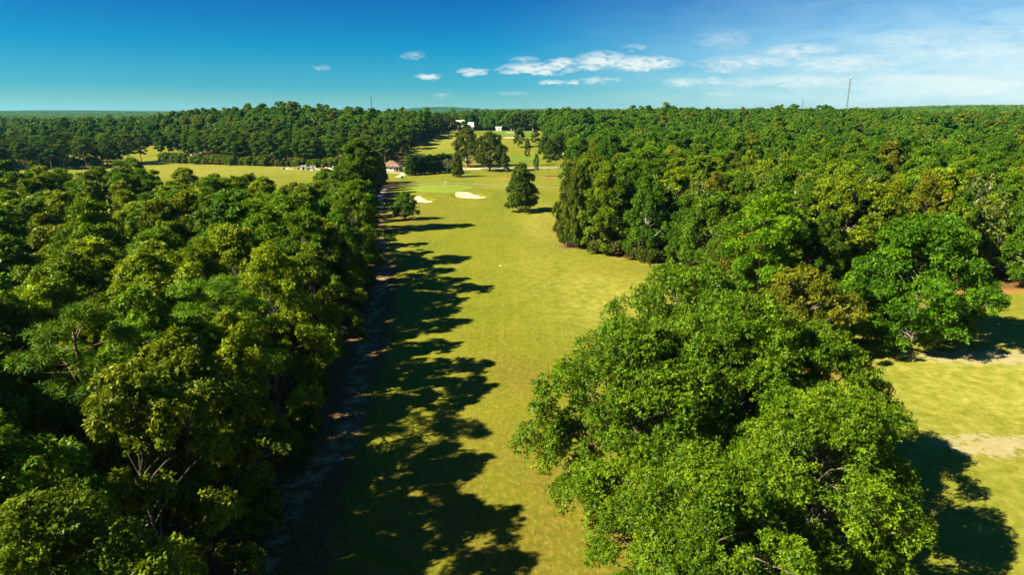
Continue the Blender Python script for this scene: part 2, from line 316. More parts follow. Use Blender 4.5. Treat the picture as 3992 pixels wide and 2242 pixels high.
gm = mesh_np('ground', np.stack([fx, fy, GZ.ravel()], 1), np.stack([idx[:-1, :-1], idx[:-1, 1:], idx[1:, 1:], idx[1:, :-1]], -1).reshape(-1, 4), MAT['ground'],
    dict(litter=('POINT', lit), dry=('POINT', dry), brown=('POINT', brown), clay=('POINT', clay), worn=('POINT', worn)), smooth=True)
link('ground', gm, kind='structure')

def sheet(name, poly, mat, off=.05, step=1.5, jit=0.0, seed=0):
    """a patch of turf, sand or dirt that follows the ground"""
    P = np.asarray(poly, float); out = []
    for i in range(len(P)):                              # resample with Catmull-Rom so that the outline is soft
        p0, p1, p2, p3 = P[i - 1], P[i], P[(i + 1) % len(P)], P[(i + 2) % len(P)]
        for t in np.linspace(0, 1, max(3, int(np.linalg.norm(p2 - p1) / step)), endpoint=False):
            q = .5 * ((2 * p1) + (-p0 + p2) * t + (2 * p0 - 5 * p1 + 4 * p2 - p3) * t * t + (-p0 + 3 * p1 - 3 * p2 + p3) * t ** 3)
            out.append(q + jit * (np.array([vn(q[0] * .8, q[1] * .8, seed), vn(q[0] * .8, q[1] * .8, seed + 5)]) - .5))
    B = np.array(out); n = len(B)
    X, Y = np.meshgrid(np.arange(B[:, 0].min(), B[:, 0].max(), step), np.arange(B[:, 1].min(), B[:, 1].max(), step))
    sd = poly_sd(B, X.ravel(), Y.ravel()); I = np.stack([X.ravel(), Y.ravel()], 1)[sd > step * .45]
    pts = np.concatenate([B, I]); r = delaunay_2d_cdt([Vector(p) for p in pts], [(i, (i + 1) % n) for i in range(n)], [list(range(n))], 1, 1e-4)
    V = np.array([(v.x, v.y) for v in r[0]]); Fc = np.array([f for f in r[2] if len(f) == 3])
    return link(name, mesh_np(name, np.column_stack([V, terr(V[:, 0], V[:, 1]) + off]), Fc, mat, smooth=True), kind='structure')
def ribbon(name, pts, width, mat, off=.05, step=1.5, wob=.25, seed=3):
    P = np.asarray(pts, float); out = []
    for i in range(len(P) - 1):
        p0, p1, p2, p3 = P[max(i - 1, 0)], P[i], P[i + 1], P[min(i + 2, len(P) - 1)]
        for t in np.linspace(0, 1, max(3, int(np.linalg.norm(p2 - p1) / step)), endpoint=(i == len(P) - 2)):
            out.append(.5 * ((2 * p1) + (-p0 + p2) * t + (2 * p0 - 5 * p1 + 4 * p2 - p3) * t * t + (-p0 + 3 * p1 - 3 * p2 + p3) * t ** 3))
    C = np.array(out); T = np.gradient(C, axis=0); T /= np.linalg.norm(T, axis=1, keepdims=True); Nn = np.stack([-T[:, 1], T[:, 0]], 1)
    k = 5; rows = []
    for j, s_ in enumerate(np.linspace(-.5, .5, k)):
        wj = width * s_ + (np.sign(s_) * wob * (vn(C[:, 0] * .5, C[:, 1] * .5, seed + j) - .5) * 2 if j in (0, k - 1) else 0)
        rows.append(C + Nn * np.asarray(wj).reshape(-1, 1))
    G = np.stack(rows, 1); n = len(C); V = G.reshape(-1, 2); id_ = np.arange(n * k).reshape(n, k)
    Fc = np.stack([id_[:-1, :-1], id_[:-1, 1:], id_[1:, 1:], id_[1:, :-1]], -1).reshape(-1, 4)
    return link(name, mesh_np(name, np.column_stack([V, terr(V[:, 0], V[:, 1]) + off]), Fc, mat, smooth=True), kind='structure')
sheet('putting_green', [(-46.5, 292), (-43, 303), (-35, 309), (-24, 306), (-17.5, 298), (-18.5, 284), (-24, 272), (-33, 271), (-41, 277)], MAT['green'], .06)
sheet('sand_bunker', [(-22.8, 269.5), (-20, 272), (-15.5, 269), (-11.8, 264.5), (-9.8, 259.3), (-11.2, 257.6), (-13, 259.5), (-16.5, 257.3), (-20, 259.5), (-22.3, 264)], MAT['sand'], .09, .8, .8)
sheet('sand_bunker', [(-39.8, 258), (-36, 258.5), (-33, 254), (-29.8, 249), (-30.5, 244.5), (-36, 244), (-40, 248), (-41, 253)], MAT['sand'], .09, .8, .8, 4)
sheet('tee_ground', [(-4.5, 440), (16, 440), (17, 455), (-4, 456)], MAT['green2'], .12, 2.5)
sheet('putting_green', [(-24, 735), (-22, 620), (-2, 575), (16, 580), (20, 640), (22, 735)], MAT['green2'], .25, 8)
sheet('sand_bunker', [(-7, 675), (0, 670), (4, 690), (-4, 700)], MAT['sand'], .35, 3)
sheet('sand_bunker', [(-6, 560), (4, 561), (5, 571), (-5, 570)], MAT['sand'], .3, 2)
ribbon('cart_path', [(-46, 232), (-50, 255), (-53.5, 280), (-53, 298), (-48, 308), (-42, 315), (-31, 317.5), (-15, 312), (0, 304.5), (12, 298), (30, 296)], 1.7, MAT['path'], .05, 1.5, .8)
ribbon('road', [(-33, 396), (-25, 399), (-14, 404), (0, 405), (25, 405.5), (50, 407), (120, 415)], 6.5, MAT['road'], .06, 3, .1)
sheet('dirt_drive', [(-30, 399), (-31, 391), (-20, 392), (-18, 399), (-22, 403)], MAT['dirt'], .09, 1.5, .8)
ribbon('dirt_drive', [(-75, 371), (-66, 369.5), (-59.5, 367), (-58.2, 358), (-59.5, 348)], 3.4, MAT['dirt'], .06, 1.5, .6)
ribbon('road', [(-330, 395), (-262, 412), (-235, 436), (-226, 470), (-235, 540)], 5.5, MAT['road'], .08, 3, .1)

# ------------------------------------------------------------------ trees
def leaves_np(rng, C, N, L, aspect):
    """diamond leaves: centre C, normal N, length L"""
    n = len(C); N = N / (np.linalg.norm(N, axis=1, keepdims=True) + 1e-9)
    r = rng.normal(size=(n, 3)); r[:, 2] -= .5; A = r - N * np.sum(r * N, 1, keepdims=True); A /= np.linalg.norm(A, axis=1, keepdims=True) + 1e-9
    Bv = np.cross(N, A); L = L[:, None]; Wd = L * aspect
    V = np.stack([C - A * L * .5, C + Bv * Wd * .5 + N * L * .10, C + A * L * .5, C - Bv * Wd * .5 + N * L * .10], 1).reshape(-1, 3)
    return V, np.arange(n * 4).reshape(n, 4)
def sprays(rng, P, N, k):
    """k leaves fanning out from each twig end"""
    n = len(P); N = N / (np.linalg.norm(N, axis=1, keepdims=True) + 1e-9)
    return np.repeat(np.arange(n), k), N
def spray_leaves(rng, P, N, L, aspect, k):
    i, N = sprays(rng, P, N, k); n = len(i); Nn = N[i]
    r = rng.normal(size=(n, 3)); A = r - Nn * np.sum(r * Nn, 1, keepdims=True); A /= np.linalg.norm(A, axis=1, keepdims=True) + 1e-9
    A = A + Nn * rng.uniform(-.15, .75, (n, 1)) - np.array([0, 0, .35]); A /= np.linalg.norm(A, axis=1, keepdims=True)
    Bv = np.cross(Nn + rng.normal(size=(n, 3)) * .35, A); Bv /= np.linalg.norm(Bv, axis=1, keepdims=True) + 1e-9
    L = (np.asarray(L) * np.ones(n))[:, None] * rng.uniform(.7, 1.3, (n, 1)); B0 = P[i]; up = np.cross(A, Bv)
    V = np.stack([B0 + A * L * .08, B0 + A * L * .6 + Bv * L * aspect * .5 + up * L * .08, B0 + A * L * 1.08, B0 + A * L * .6 - Bv * L * aspect * .5 + up * L * .08], 1).reshape(-1, 3)
    return V, np.arange(n * 4).reshape(n, 4), i
def dirs(rng, n):
    v = rng.normal(size=(n, 3)); return v / np.linalg.norm(v, axis=1, keepdims=True)
PROF = dict(oak=([0, .12, .38, .65, .85, 1], [.70, .94, 1, .86, .58, .2]), hardwood=([0, .15, .4, .65, .85, 1], [.62, .9, 1, .80, .46, .12]), pine=([0, .25, .5, .75, .92, 1], [.55, .95, 1, .82, .5, .2]),
    cedar=([0, .1, .3, .6, .85, 1], [.78, 1, .96, .68, .32, .06]), edge=([0, .1, .35, .65, .87, 1], [.85, .98, 1, .76, .42, .12]), bush=([0, .3, .7, 1], [.9, 1, .75, .3]), sparse=([0, .3, .6, 1], [.5, .9, 1, .3]))
def make_tree(kind, seed, Rr, zb, zt, nl, n2, r1, leaf, nleaf, aspect=.58, flat=.8, trunk_r=.28, bark='bark', mat='leaf', lean=0.0, prof=None, hole=0.0, tubes=True, spray=0, bulge_a=.15, limbf=1.0):
    """tapered trunk, limbs to each lobe, twigs to leaf clumps, crown of single leaves -> (trunk mesh, crown mesh)"""
    rng = np.random.default_rng(seed); pt, pv = PROF[prof or kind]
    t = (np.arange(nl) + .5 + rng.uniform(-.45, .45, nl)) / nl; t = t ** .92
    az = np.arange(nl) * 2.39996 + rng.uniform(-.5, .5, nl); pr = np.interp(t, pt, pv)
    rf = np.where(t > .62, np.sqrt(rng.uniform(.05, .72, nl)), rng.uniform(.42, .9, nl))
    if kind == 'cedar': rf = rng.uniform(.45, .62, nl)
    bulge = 1 + .18 * np.sin(az * 2 + seed) + rng.uniform(-bulge_a, bulge_a, nl)
    rad = Rr * pr * rf * bulge; H = zt - zb; wz = np.array([math.cos(seed), math.sin(seed)]) * lean
    zc = zb + r1 * .5 + t * (H - r1 * 1.0)
    LC = np.stack([rad * np.cos(az) + wz[0] * zc, rad * np.sin(az) + wz[1] * zc, zc], 1)
    if hole: LC = LC[rng.uniform(size=nl) > hole]; nl = len(LC)
    lr = r1 * rng.uniform(.72, 1.28, nl) * (1.0 if kind != 'cedar' else 1); lr = lr * (.65 + .35 * np.interp((LC[:, 2] - zb) / H, pt, pv))
    axis_p = np.stack([wz[0] * LC[:, 2], wz[1] * LC[:, 2], LC[:, 2] - H * .22], 1)
    O = LC - axis_p; O /= np.linalg.norm(O, axis=1, keepdims=True) + 1e-9
    # clumps on the outer and upper side of each lobe
    D = dirs(rng, nl * n2 * 4).reshape(nl, n2 * 4, 3); sc = (D * (O[:, None, :] + np.array([0, 0, .55]))).sum(-1) + rng.uniform(-.55, .55, (nl, n2 * 4))
    o = np.argsort(-sc, 1)[:, :n2]; D = np.take_along_axis(D, o[:, :, None], 1)
    CC = LC[:, None, :] + D * lr[:, None, None] * np.array([1, 1, flat]) * rng.uniform(.55, .95, (nl, n2, 1))
    cr = (lr[:, None] * rng.uniform(.30, .52, (nl, n2))).ravel(); CC = CC.reshape(-1, 3); CD = D.reshape(-1, 3); nc = len(CC)
    lt = rng.normal(0, .12, nl); ct = np.clip(rng.normal(.48, .15, nc) + np.repeat(lt, n2), .05, .92)
    # leaves
    per = np.maximum(3, (nleaf / nc * (cr / cr.mean()) ** 2)).astype(int); ci = np.repeat(np.arange(nc), per); n = len(ci)
    d = dirs(rng, n); d = d + CD[ci] * .35 + np.array([0, 0, .22]); d /= np.linalg.norm(d, axis=1, keepdims=True)
    rr = rng.uniform(.45, 1.08, n) ** .7
    P = CC[ci] + d * (cr[ci] * rr)[:, None] * np.array([1, 1, flat])
    N = d * .55 + np.array([0, 0, .5]) + rng.normal(size=(n, 3)) * .55
    if spray:
        V, Fc, si = spray_leaves(rng, P, N, leaf, aspect, spray); tint = np.clip(ct[ci][si] + rng.normal(0, .08, n)[si] + rng.normal(0, .15, len(si)), 0, 1)
    else:
        V, Fc = leaves_np(rng, P, N, leaf * rng.uniform(.65, 1.35, n), aspect); tint = np.clip(ct[ci] + rng.normal(0, .14, n), 0, 1)
    crown = mesh_np(kind + '_crown', V, Fc, MAT[mat], dict(tint=('FACE', tint)))
    # wood
    lines = []; top = zb + H * (.86 if kind in ('pine', 'cedar') else .62); k = 7
    zz = np.linspace(-.3, top, k); ph = rng.uniform(0, 6.28); wobA = .018 * top
    TP = np.stack([wz[0] * zz + wobA * np.sin(zz * .45 + ph) * (zz > 0), wz[1] * zz + wobA * np.cos(zz * .38 + ph) * (zz > 0), zz], 1)
    tr = trunk_r * np.interp(zz / top, [-.1, 0, .06, 1], [1.6, 1.45, 1.0, .3]); lines.append((TP, tr))
    if tubes:
        for i in range(nl):
            if rng.uniform() > limbf: continue
            zs = np.clip(LC[i, 2] - rng.uniform(.5, 1.0) * (np.hypot(LC[i, 0], LC[i, 1]) * (.8 if kind != 'pine' else .12) + .8), zb * .75, top * .97); s0 = np.array([np.interp(zs, zz, TP[:, 0]), np.interp(zs, zz, TP[:, 1]), zs])
            q = np.linspace(0, 1, 5)[:, None]; mid = s0 * .5 + LC[i] * .5 + np.array([0, 0, .12 * np.linalg.norm(LC[i] - s0)]) + rng.normal(size=3) * .12 * np.linalg.norm(LC[i] - s0)
            PL = (1 - q) ** 2 * s0 + 2 * q * (1 - q) * mid + q * q * LC[i]; r0 = trunk_r * (.2 + .3 * (1 - (zs - zb * .7) / max(1, top - zb * .7)))
            lines.append((PL, np.linspace(r0, r0 * .3, 5)))
            for j in rng.choice(n2, min(n2, 4), replace=False):
                c = CC[i * n2 + j]; q3 = np.linspace(0, 1, 3)[:, None]; lines.append((LC[i] * (1 - q3) + c * q3 + rng.normal(size=(3, 3)) * .06 * (q3 > 0), np.array([r0 * .34, r0 * .22, .012])))
    TV, TF = tube_np(lines, 7 if trunk_r > .4 else 5)
    return mesh_np(kind + '_trunk', TV, TF, MAT[bark], smooth=True), crown

PROTO = {}
PROTO['oak_near'] = [make_tree('oak', 11 + i, 9.4, 1.0, 16.5, 110, 11, 1.8, .235, 24500, .47, 1.0, .38, 'bark', lean=.03, spray=6, bulge_a=.2, limbf=.45) for i in range(2)]
PROTO['oak_skirt'] = [make_tree('oak', 15, 9.0, -.3, 15.5, 130, 10, 1.7, .31, 22000, .5, .9, .26, 'bark', spray=5, bulge_a=.16, limbf=.3)]
PROTO['hardwood_close'] = [make_tree('hardwood', 27, 5.4, 2.4, 17, 56, 11, 1.3, .175, 17500, .46, 1.2, .17, 'bark', lean=.03, spray=6, bulge_a=.3)]
PROTO['hardwood_near'] = [make_tree('hardwood', 21 + i, 5.2, 2.6, 17, 52, 10, 1.3, .24, 11500, .44, 1.2, .18, 'pale' if i else 'bark', lean=.03, spray=6, bulge_a=.3) for i in range(2)]
PROTO['hardwood_airy'] = [make_tree('hardwood', 25 + i, 5.4, 3.4, 17, 44, 8, 1.2, .24, 7600, .44, 1.15, .15, 'bark', lean=.03, spray=6, bulge_a=.32, hole=.08, limbf=.5) for i in range(2)]
PROTO['pine_near'] = [make_tree('pine', 31 + i, 4.6, 6.0, 18, 34, 11, 1.4, .33, 5800, .15, .5, .22, 'pinebark', 'needle', hole=.06, spray=8) for i in range(2)]
PROTO['oak_mid'] = [make_tree('oak', 41 + i, 8.5, 1.8, 16, 80, 9, 1.75, .43, 10500, .52, .85, .42, spray=4, bulge_a=.22) for i in range(2)]
PROTO['hardwood_mid'] = [make_tree('hardwood', 51 + i, 4.9 + .3 * i, 2.0, 18, 52, 8, 1.2, .35, 8600, .48, 1.2, .16, 'pale' if i % 2 else 'bark', lean=.02 * i, spray=4, bulge_a=.26) for i in range(3)]
PROTO['edge_mid'] = [make_tree('edge', 61 + i, 4.6, .3, 18, 66, 8, 1.2, .38, 8600, .5, 1.2, .16, 'pale' if i < 2 else 'bark', lean=.02, spray=4, bulge_a=.28) for i in range(3)]
PROTO['lone'] = [make_tree('edge', 66, 5.3, .2, 16.5, 84, 10, 1.55, .42, 11000, .5, .95, .3, 'bark', spray=4, bulge_a=.22)]
PROTO['pine_mid'] = [make_tree('pine', 71 + i, 4.2, 6.0, 20, 32, 9, 1.5, .55, 4600, .2, .55, .22, 'pinebark', 'needle', hole=.08, spray=5) for i in range(3)]
PROTO['cedar_mid'] = [make_tree('cedar', 81 + i, 2.9, .1, 12, 64, 9, 1.05, .42, 6500, .36, 1.1, .18, 'bark', 'needle', spray=4) for i in range(2)]
PROTO['bush'] = [make_tree('bush', 91 + i, 1.9, 0.05, 3.2, 16, 8, .9, .34, 1500, .5, .9, .06, spray=4, bulge_a=.25) for i in range(2)]
PROTO['low'] = [make_tree('hardwood', 101 + i, 5.2, 2.0, 17, 30, 9, 1.9, .75, 7000, .62, .9, .22, lean=.02 * i, bulge_a=.22) for i in range(3)]
PROTO['oak_low'] = [make_tree('oak', 111, 8.0, 2.5, 16, 46, 9, 2.2, .75, 14000, .62, .85, .4)]
PROTO['pine_low'] = [make_tree('pine', 121 + i, 4.2, 8.0, 20, 24, 8, 1.6, .85, 6500, .36, .55, .24, 'pinebark', 'needle', hole=.1) for i in range(2)]
PROTO['bare'] = [make_tree('sparse', 131, 3.2, 2.0, 8, 14, 7, 1.3, .5, 900, .5, .9, .16, 'pale', 'leaf')]

rg = np.random.default_rng(2024)
def place(name, proto, x, y, h=None, wid=1.0, color=(.07, .11, .012), label='', cat='tree', group=None, var=None, rot=None, tilt=0.0):
    ms = PROTO[proto]; tm, cm = ms[int(rg.integers(len(ms))) if var is None else var % len(ms)]
    e = bpy.data.objects.new(name, None); COL.objects.link(e); e.empty_display_size = .5
    if cm.get('top') is None: cm['top'] = max(v.co.z for v in cm.vertices)
    sz = (h / cm['top']) if h else 1.0
    e.location = (x, y, tz(x, y) - .05); e.rotation_euler = (0, tilt, float(rg.uniform(0, 6.283)) if rot is None else rot); e.scale = (sz * wid, sz * wid, sz)
    e['label'] = label; e['category'] = cat
    if group: e['group'] = group
    a = bpy.data.objects.new('trunk', tm); b = bpy.data.objects.new('crown', cm)
    for o in (a, b): COL.objects.link(o); o.parent = e
    b.color = (*color, 1.0); return e
TONES = dict(bright=('bright green', (.108, .186, .003)), yellow=('yellow green', (.150, .205, .003)), olive=('olive green', (.112, .160, .003)), deep=('deep green', (.062, .130, .004)), russet=('brownish green', (.150, .155, .006)), grey=('pale silvery green', (.125, .178, .020)))
def jitter(c, a=.14):
    k = 1 + rg.uniform(-a, a); return tuple(float(v * k * (1 + rg.uniform(-a * .5, a * .5))) for v in c)
def poisson(poly, dmin, avoid=(), clip=True, margin=0.0, tries=14000, seed=1, bounds=None):
    r = np.random.default_rng(seed); P = np.asarray(poly, float); x0, y0 = P.min(0); x1, y1 = P.max(0)
    if bounds: x0, x1, y0, y1 = max(x0, bounds[0]), min(x1, bounds[1]), max(y0, bounds[2]), min(y1, bounds[3])
    X = r.uniform(x0, x1, tries); Y = r.uniform(y0, y1, tries); ok = poly_sd(P, X, Y) > margin
    if clip: ok &= (np.abs(X) < .79 * np.maximum(Y, 0) + 15)
    X, Y = X[ok], Y[ok]; out = [tuple(a[:2]) for a in avoid]; n0 = len(out); rad = [a[2] if len(a) > 2 else dmin for a in avoid]; A = np.array(out).reshape(-1, 2); RA = np.array(rad)
    for x, y in zip(X, Y):
        if len(A) and np.any((A[:, 0] - x) ** 2 + (A[:, 1] - y) ** 2 < RA ** 2): continue
        A = np.vstack([A, (x, y)]); RA = np.append(RA, dmin * r.uniform(.85, 1.2))
    return A[n0:]

# --- the group of big oaks beside the fairway
OAK = (.086, .155, .004)
for x, y, h, wd, v, c, lab in [
    (9.8, 47.5, 17.2, .93, 0, (1.0, 1.0, 1.0), 'large spreading oak at the fairway edge of the oak group, ragged outer branches'),
    (16.5, 61.0, 18.6, .88, 1, (.92, .98, 1.0), 'tall broad oak at the back of the oak group, facing the long fairway'),
    (17.5, 50.5, 18.8, .86, 0, (.98, 1.0, 1.0), 'tallest oak in the middle of the oak group, dark trunk gap below it'),
    (25.5, 52.5, 15.5, .92, 0, (1.06, 1.0, 1.0), 'broad oak on the dry clearing side of the oak group'),
    (20.5, 40.0, 15.0, .95, 1, (1.12, 1.06, 1.0), 'light green broad oak casting a round shadow onto the dry clearing'),
    (10.5, 33.5, 13.5, .92, 1, (1.05, 1.02, .95), 'lower dense oak in the oak group next to the shaded fairway')]:
    place('oak_tree', 'oak_near', x, y, h, wd, tuple(a * b for a, b in zip(OAK, c)), lab, 'oak tree', 'group of big oaks beside the fairway', v)
# --- trees with a place of their own
place('oak_tree', 'oak_skirt', 57.4, 91, 19.0, 1.03, (.062, .145, .003), 'huge round vivid green oak overhanging the dry clearing', 'oak tree', None, 0, 1.0)
place('oak_tree', 'oak_mid', 38.0, 84.0, 13.5, .88, (.125, .135, .005), 'olive yellow oak behind the oak group, next to a dark gap', 'oak tree', None, 0)
place('oak_tree', 'oak_mid', 36.5, 101.0, 15, .85, (.112, .125, .005), 'olive oak between the corner of the wood and the oak group', 'oak tree', None, 1)
place('lone_tree', 'lone', 3.2, 223.5, 16.6, 1.08, (.060, .098, .005), 'lone dark upright tree standing on the fairway grass', 'tree', None, 0)
place('young_tree', 'oak_mid', -33.1, 205.5, 9.0, .88, (.075, .165, .004), 'small bright green young tree beside the sand bunker', 'tree', None, 1)
place('oak_tree', 'oak_mid', -12.5, 383, 23.0, .86, (.066, .092, .005), 'big dark round oak by the road with a clear trunk', 'oak tree', None, 0)
place('oak_tree', 'oak_mid', -27, 410, 24.0, .78, (.072, .100, .006), 'broad dark oak behind the cedar and the utility pole', 'oak tree', None, 1)
place('cedar_tree', 'cedar_mid', -28.3, 350, 12.8, 1.25, (.085, .098, .006), 'single olive cedar beside the wooden utility pole', 'cedar tree', None, 0)
place('bare_tree', 'bare', -35.2, 367, 8.2, 1.0, (.12, .11, .05), 'small nearly bare pale tree in front of the hedge', 'tree', None, 0)
place('pine_tree', 'pine_mid', -2.2, 344.5, 13.5, .85, (.05, .095, .014), 'leaning pine over the grass near the road', 'pine tree', None, 0, None, -.16)
place('pine_tree', 'pine_mid', 9.5, 417, 17, .6, (.05, .10, .012), 'slim pine across the road beside the tee', 'pine tree', None, 1)
place('pine_tree', 'pine_mid', 12.7, 350, 12, .62, (.055, .11, .012), 'small slim pine behind the lone dark tree', 'pine tree', None, 2)
for i, (x, y, h) in enumerate([(20, 364, 19), (27.5, 392, 22), (25, 372, 21), (33, 381, 22), (36, 365, 20)]):
    place('pine_tree', 'pine_mid', x, y, h, .95, jitter((.056, .105, .006)), 'tall pine in the clump where the road enters the wood', 'pine tree', 'pines where the road enters the wood')
for x, y, lab in [(-41.3, 182.5, 'tallest twin pine at the wood corner by the fairway'), (-43.2, 184, 'second of the twin pines at the wood corner by the fairway')]:
    place('pine_tree', 'pine_mid', x, y, 26 if x > -42 else 24.5, .95, (.070, .140, .005), lab, 'pine tree')
# three pale trunks in the bark mulch at the wood's corner
for x, y in [(13.6, 161.8), (14.9, 160.6), (16.0, 160.0)]:
    place('hardwood_tree', 'edge_mid', x, y, 21 + rg.uniform(-2, 1), .58, jitter((.092, .125, .006)), 'slim pale-trunked tree in the mulch bed at the corner of the wood', 'tree', 'pale trunked trees in the mulch bed', 0)
sheet('mulch_bed', [(11.8, 163.5), (11.5, 160.5), (14, 158.6), (18, 157.6), (24, 153), (24, 157), (17, 163), (14, 165)], simple('mulch', (.19, .10, .05), .95, .1, .3, 2), .07, .8, .8, 6)

# --- cedar row and pines of the belt between the fairway and the field
for i, (x, y) in enumerate([(-49.8, 226), (-51, 236), (-53, 247), (-54.3, 257), (-56, 268), (-57, 279), (-58.5, 290), (-60, 301), (-61, 311), (-62.5, 321)]):
    place('cedar_tree', 'cedar_mid', x, y, 14.5 + rg.uniform(-1.2, 1.6), 1.15, jitter((.050, .098, .005)), 'tall dark cedar in the row along the shaded cart path', 'cedar tree', 'cedar row along the cart path')
for (x, y) in poisson(BELT, 6.4, [(-41.3, 182.5, 5), (-43.2, 184, 5)], margin=.5, tries=500, seed=5):
    if x > -.155 * y - 16: continue
    pine = rg.uniform() < .6
    place('pine_tree' if pine else 'hardwood_tree', 'pine_mid' if pine else 'hardwood_mid', x, y, rg.uniform(13, 18), .95, jitter((.072, .135, .005)), 'mid green pine in the narrow belt between fairway and field' if pine else 'leafy hardwood in the narrow belt between fairway and field', 'pine tree' if pine else 'tree', 'belt pines' if pine else 'belt hardwoods')
# clipped-looking evergreen hedge trees by the drive
for i in range(9):
    u = i / 8; x = -53.5 + 18.5 * u; y = 357.5 + 15.5 * u
    place('hedge_evergreen', 'cedar_mid', x, y, 10.2 + rg.uniform(-.7, 1.1), 1.5, jitter((.036, .085, .005)), 'dense dark evergreen in the tall hedge beside the drive', 'evergreen', 'tall evergreen hedge by the drive')

# --- woods: each tree on its own
BEYOND = []                                     # trees too many to keep singly: (x, y, scale)
N_HARD = [0]
def wood(poly, dmin, seed, palette, zones, group, avoid=(), bounds=None, hrange=(14, 18.5), near=62, pines=.14, edge=(), widf=1.0, margin=1.5, keep=150, hfall=lambda x, y: 1.0, big=0.0, thin=None):
    pts = poisson(poly, dmin, avoid, margin=margin, seed=seed, bounds=bounds); keys = list(palette); pts = pts[np.argsort(np.hypot(pts[:, 0], pts[:, 1]))]
    sd = poly_sd(poly, pts[:, 0], pts[:, 1]); pr = np.array([palette[k] for k in keys], float); n = 0
    for (x, y), s_ in zip(pts, sd):
        dist = math.hypot(x, y); u = float(vn(x / 26, y / 26, seed)); pw = pr * np.exp(-((np.arange(len(keys)) / len(keys) - u) / .5) ** 2); k = keys[int(rg.choice(len(keys), p=pw / pw.sum()))]
        tone, col = TONES[k]; hf = float(rg.uniform()); h = hrange[0] + hf * (hrange[1] - hrange[0]) + 2.2 * (float(vn(x / 40, y / 40, seed + 3)) - .5); wf = float(rg.uniform(.82, 1.34)); h *= hfall(x, y)
        size = ('tall ' if hf > .66 else 'low ' if hf < .33 else '') + ('broad ' if wf > 1.1 else 'slim ' if wf < .95 else ''); where = zones(x, y, s_)
        if rg.uniform() < pines:
            place('pine_tree', 'pine_near' if dist < near else 'pine_mid', x, y, h * 1.06, wf * widf, jitter((.080, .165, .003)), size + 'fresh green pine ' + where, 'pine tree', 'pines in the ' + group); continue
        if n >= keep: BEYOND.append((x, y, h / 16.6)); continue
        if big and rg.uniform() < big:
            place('oak_tree', 'oak_mid', x, y, h * rg.uniform(.9, 1.08), rg.uniform(.72, .95), jitter(TONES['deep' if hf < .6 else 'olive'][1]), size + ('deep green' if hf < .6 else 'olive green') + ' round oak ' + where, 'oak tree', 'round oaks in the ' + group); continue
        edgy = s_ < 5 and any(poly_sd(e, x, y) > 0 for e in edge)
        pk = 'hardwood_airy' if thin and thin(x, y, s_) else 'hardwood_close' if dist < 42 else 'hardwood_near' if dist < near else ('edge_mid' if edgy else 'hardwood_mid'); n += 1
        place('hardwood_tree', pk, x, y, h, wf * widf, jitter(col), size + tone + ' hardwood ' + where, 'tree', 'hardwoods in the ' + group)
    return n
def zone_left(x, y, s_):
    if s_ < 6 and x > -50: return 'on the cart path edge of the dense wood'
    if y < 42: return 'at the deepest shaded end of the cart path wood'
    if s_ < 13 and x > -50: return 'second row back from the shaded cart path'
    if y > 150: return 'on the hay field edge of the dense wood'
    if x < -80: return 'deep inside the dense wood towards the pine grove'
    return 'midway inside the dense wood by the cart path'
def zone_right(x, y, s_):
    if x > 56 and y < 140: return 'behind the dry clearing'
    if s_ < 7 and y < 175: return 'on the mown front edge of the big wood'
    if s_ < 7: return 'on the far fairway flank of the big wood'
    if x > 75: return 'inside the big wood well behind the dry clearing'
    if s_ < 16: return 'in the second row of the big wood'
    return 'in the middle of the big wood facing the fairway'
nA = wood(WOOD_LEFT, 6.0, 3, avoid=[(-41.3, 182.5, 8), (-38, 172, 7)], thin=lambda x, y, s_: s_ < 9 and 24 < y < 150 and x > -48, palette=dict(bright=3, deep=1.6, yellow=5, olive=2.6, grey=.3, russet=.15), zones=zone_left, group='wood along the shaded cart path', near=84, margin=1.6, hrange=(16, 21), keep=158, widf=1.05, hfall=lambda x, y: 1 - (.20 - .14 * float(S(45, 110, -x))) * float(S(95, 170, y)))
FRONT = [[(10, 130), (180, 110), (180, 165), (30, 175), (24, 240), (26, 360), (10, 360)]]
nB = wood(WOOD_RIGHT, 6.6, 7, dict(olive=4, yellow=2.5, bright=3.2, deep=2.6, russet=.35, grey=.25), zone_right, 'big wood facing the sunlit fairway', avoid=[(58.6, 91, 18.5), (38, 84, 8), (36.5, 101, 8), (15, 161, 4)], bounds=(0, 330, 70, 300), hrange=(14.5, 22), near=60, pines=.10, edge=FRONT, keep=118, big=.16)
print('wood trees', nA, nB)
for x, y, h_ in [(52, 128, 18), (66, 140, 17), (84, 150, 19), (101, 146, 20), (118, 160, 18), (131, 150, 19), (96, 132, 16), (140, 176, 19), (72, 168, 19), (112, 135, 17), (44, 150, 19), (33, 158, 18)]:
    place('pale_snag', 'bare', x, y, h_, .78, jitter((.12, .15, .02)), 'nearly bare tree with pale limbs standing up out of the big wood', 'tree', 'pale limbed trees in the big wood')
for x, y in [(-17.5, 34), (-19.5, 47), (-20.5, 55), (-21.8, 63), (-22.5, 72), (-23.2, 81), (-23.6, 89), (-25, 98), (-26, 106), (-27, 115), (-28.4, 124), (-30, 133), (-32, 142), (-34.5, 151), (-37, 160), (-39, 169)]:
    place('sapling', 'bush', x + rg.uniform(-2.2, .6), y + rg.uniform(-2, 2), rg.uniform(1.6, 4.6), .85, jitter((.085, .13, .005)), 'spindly understorey sapling in the shade beside the worn track', 'sapling', 'saplings beside the worn track')
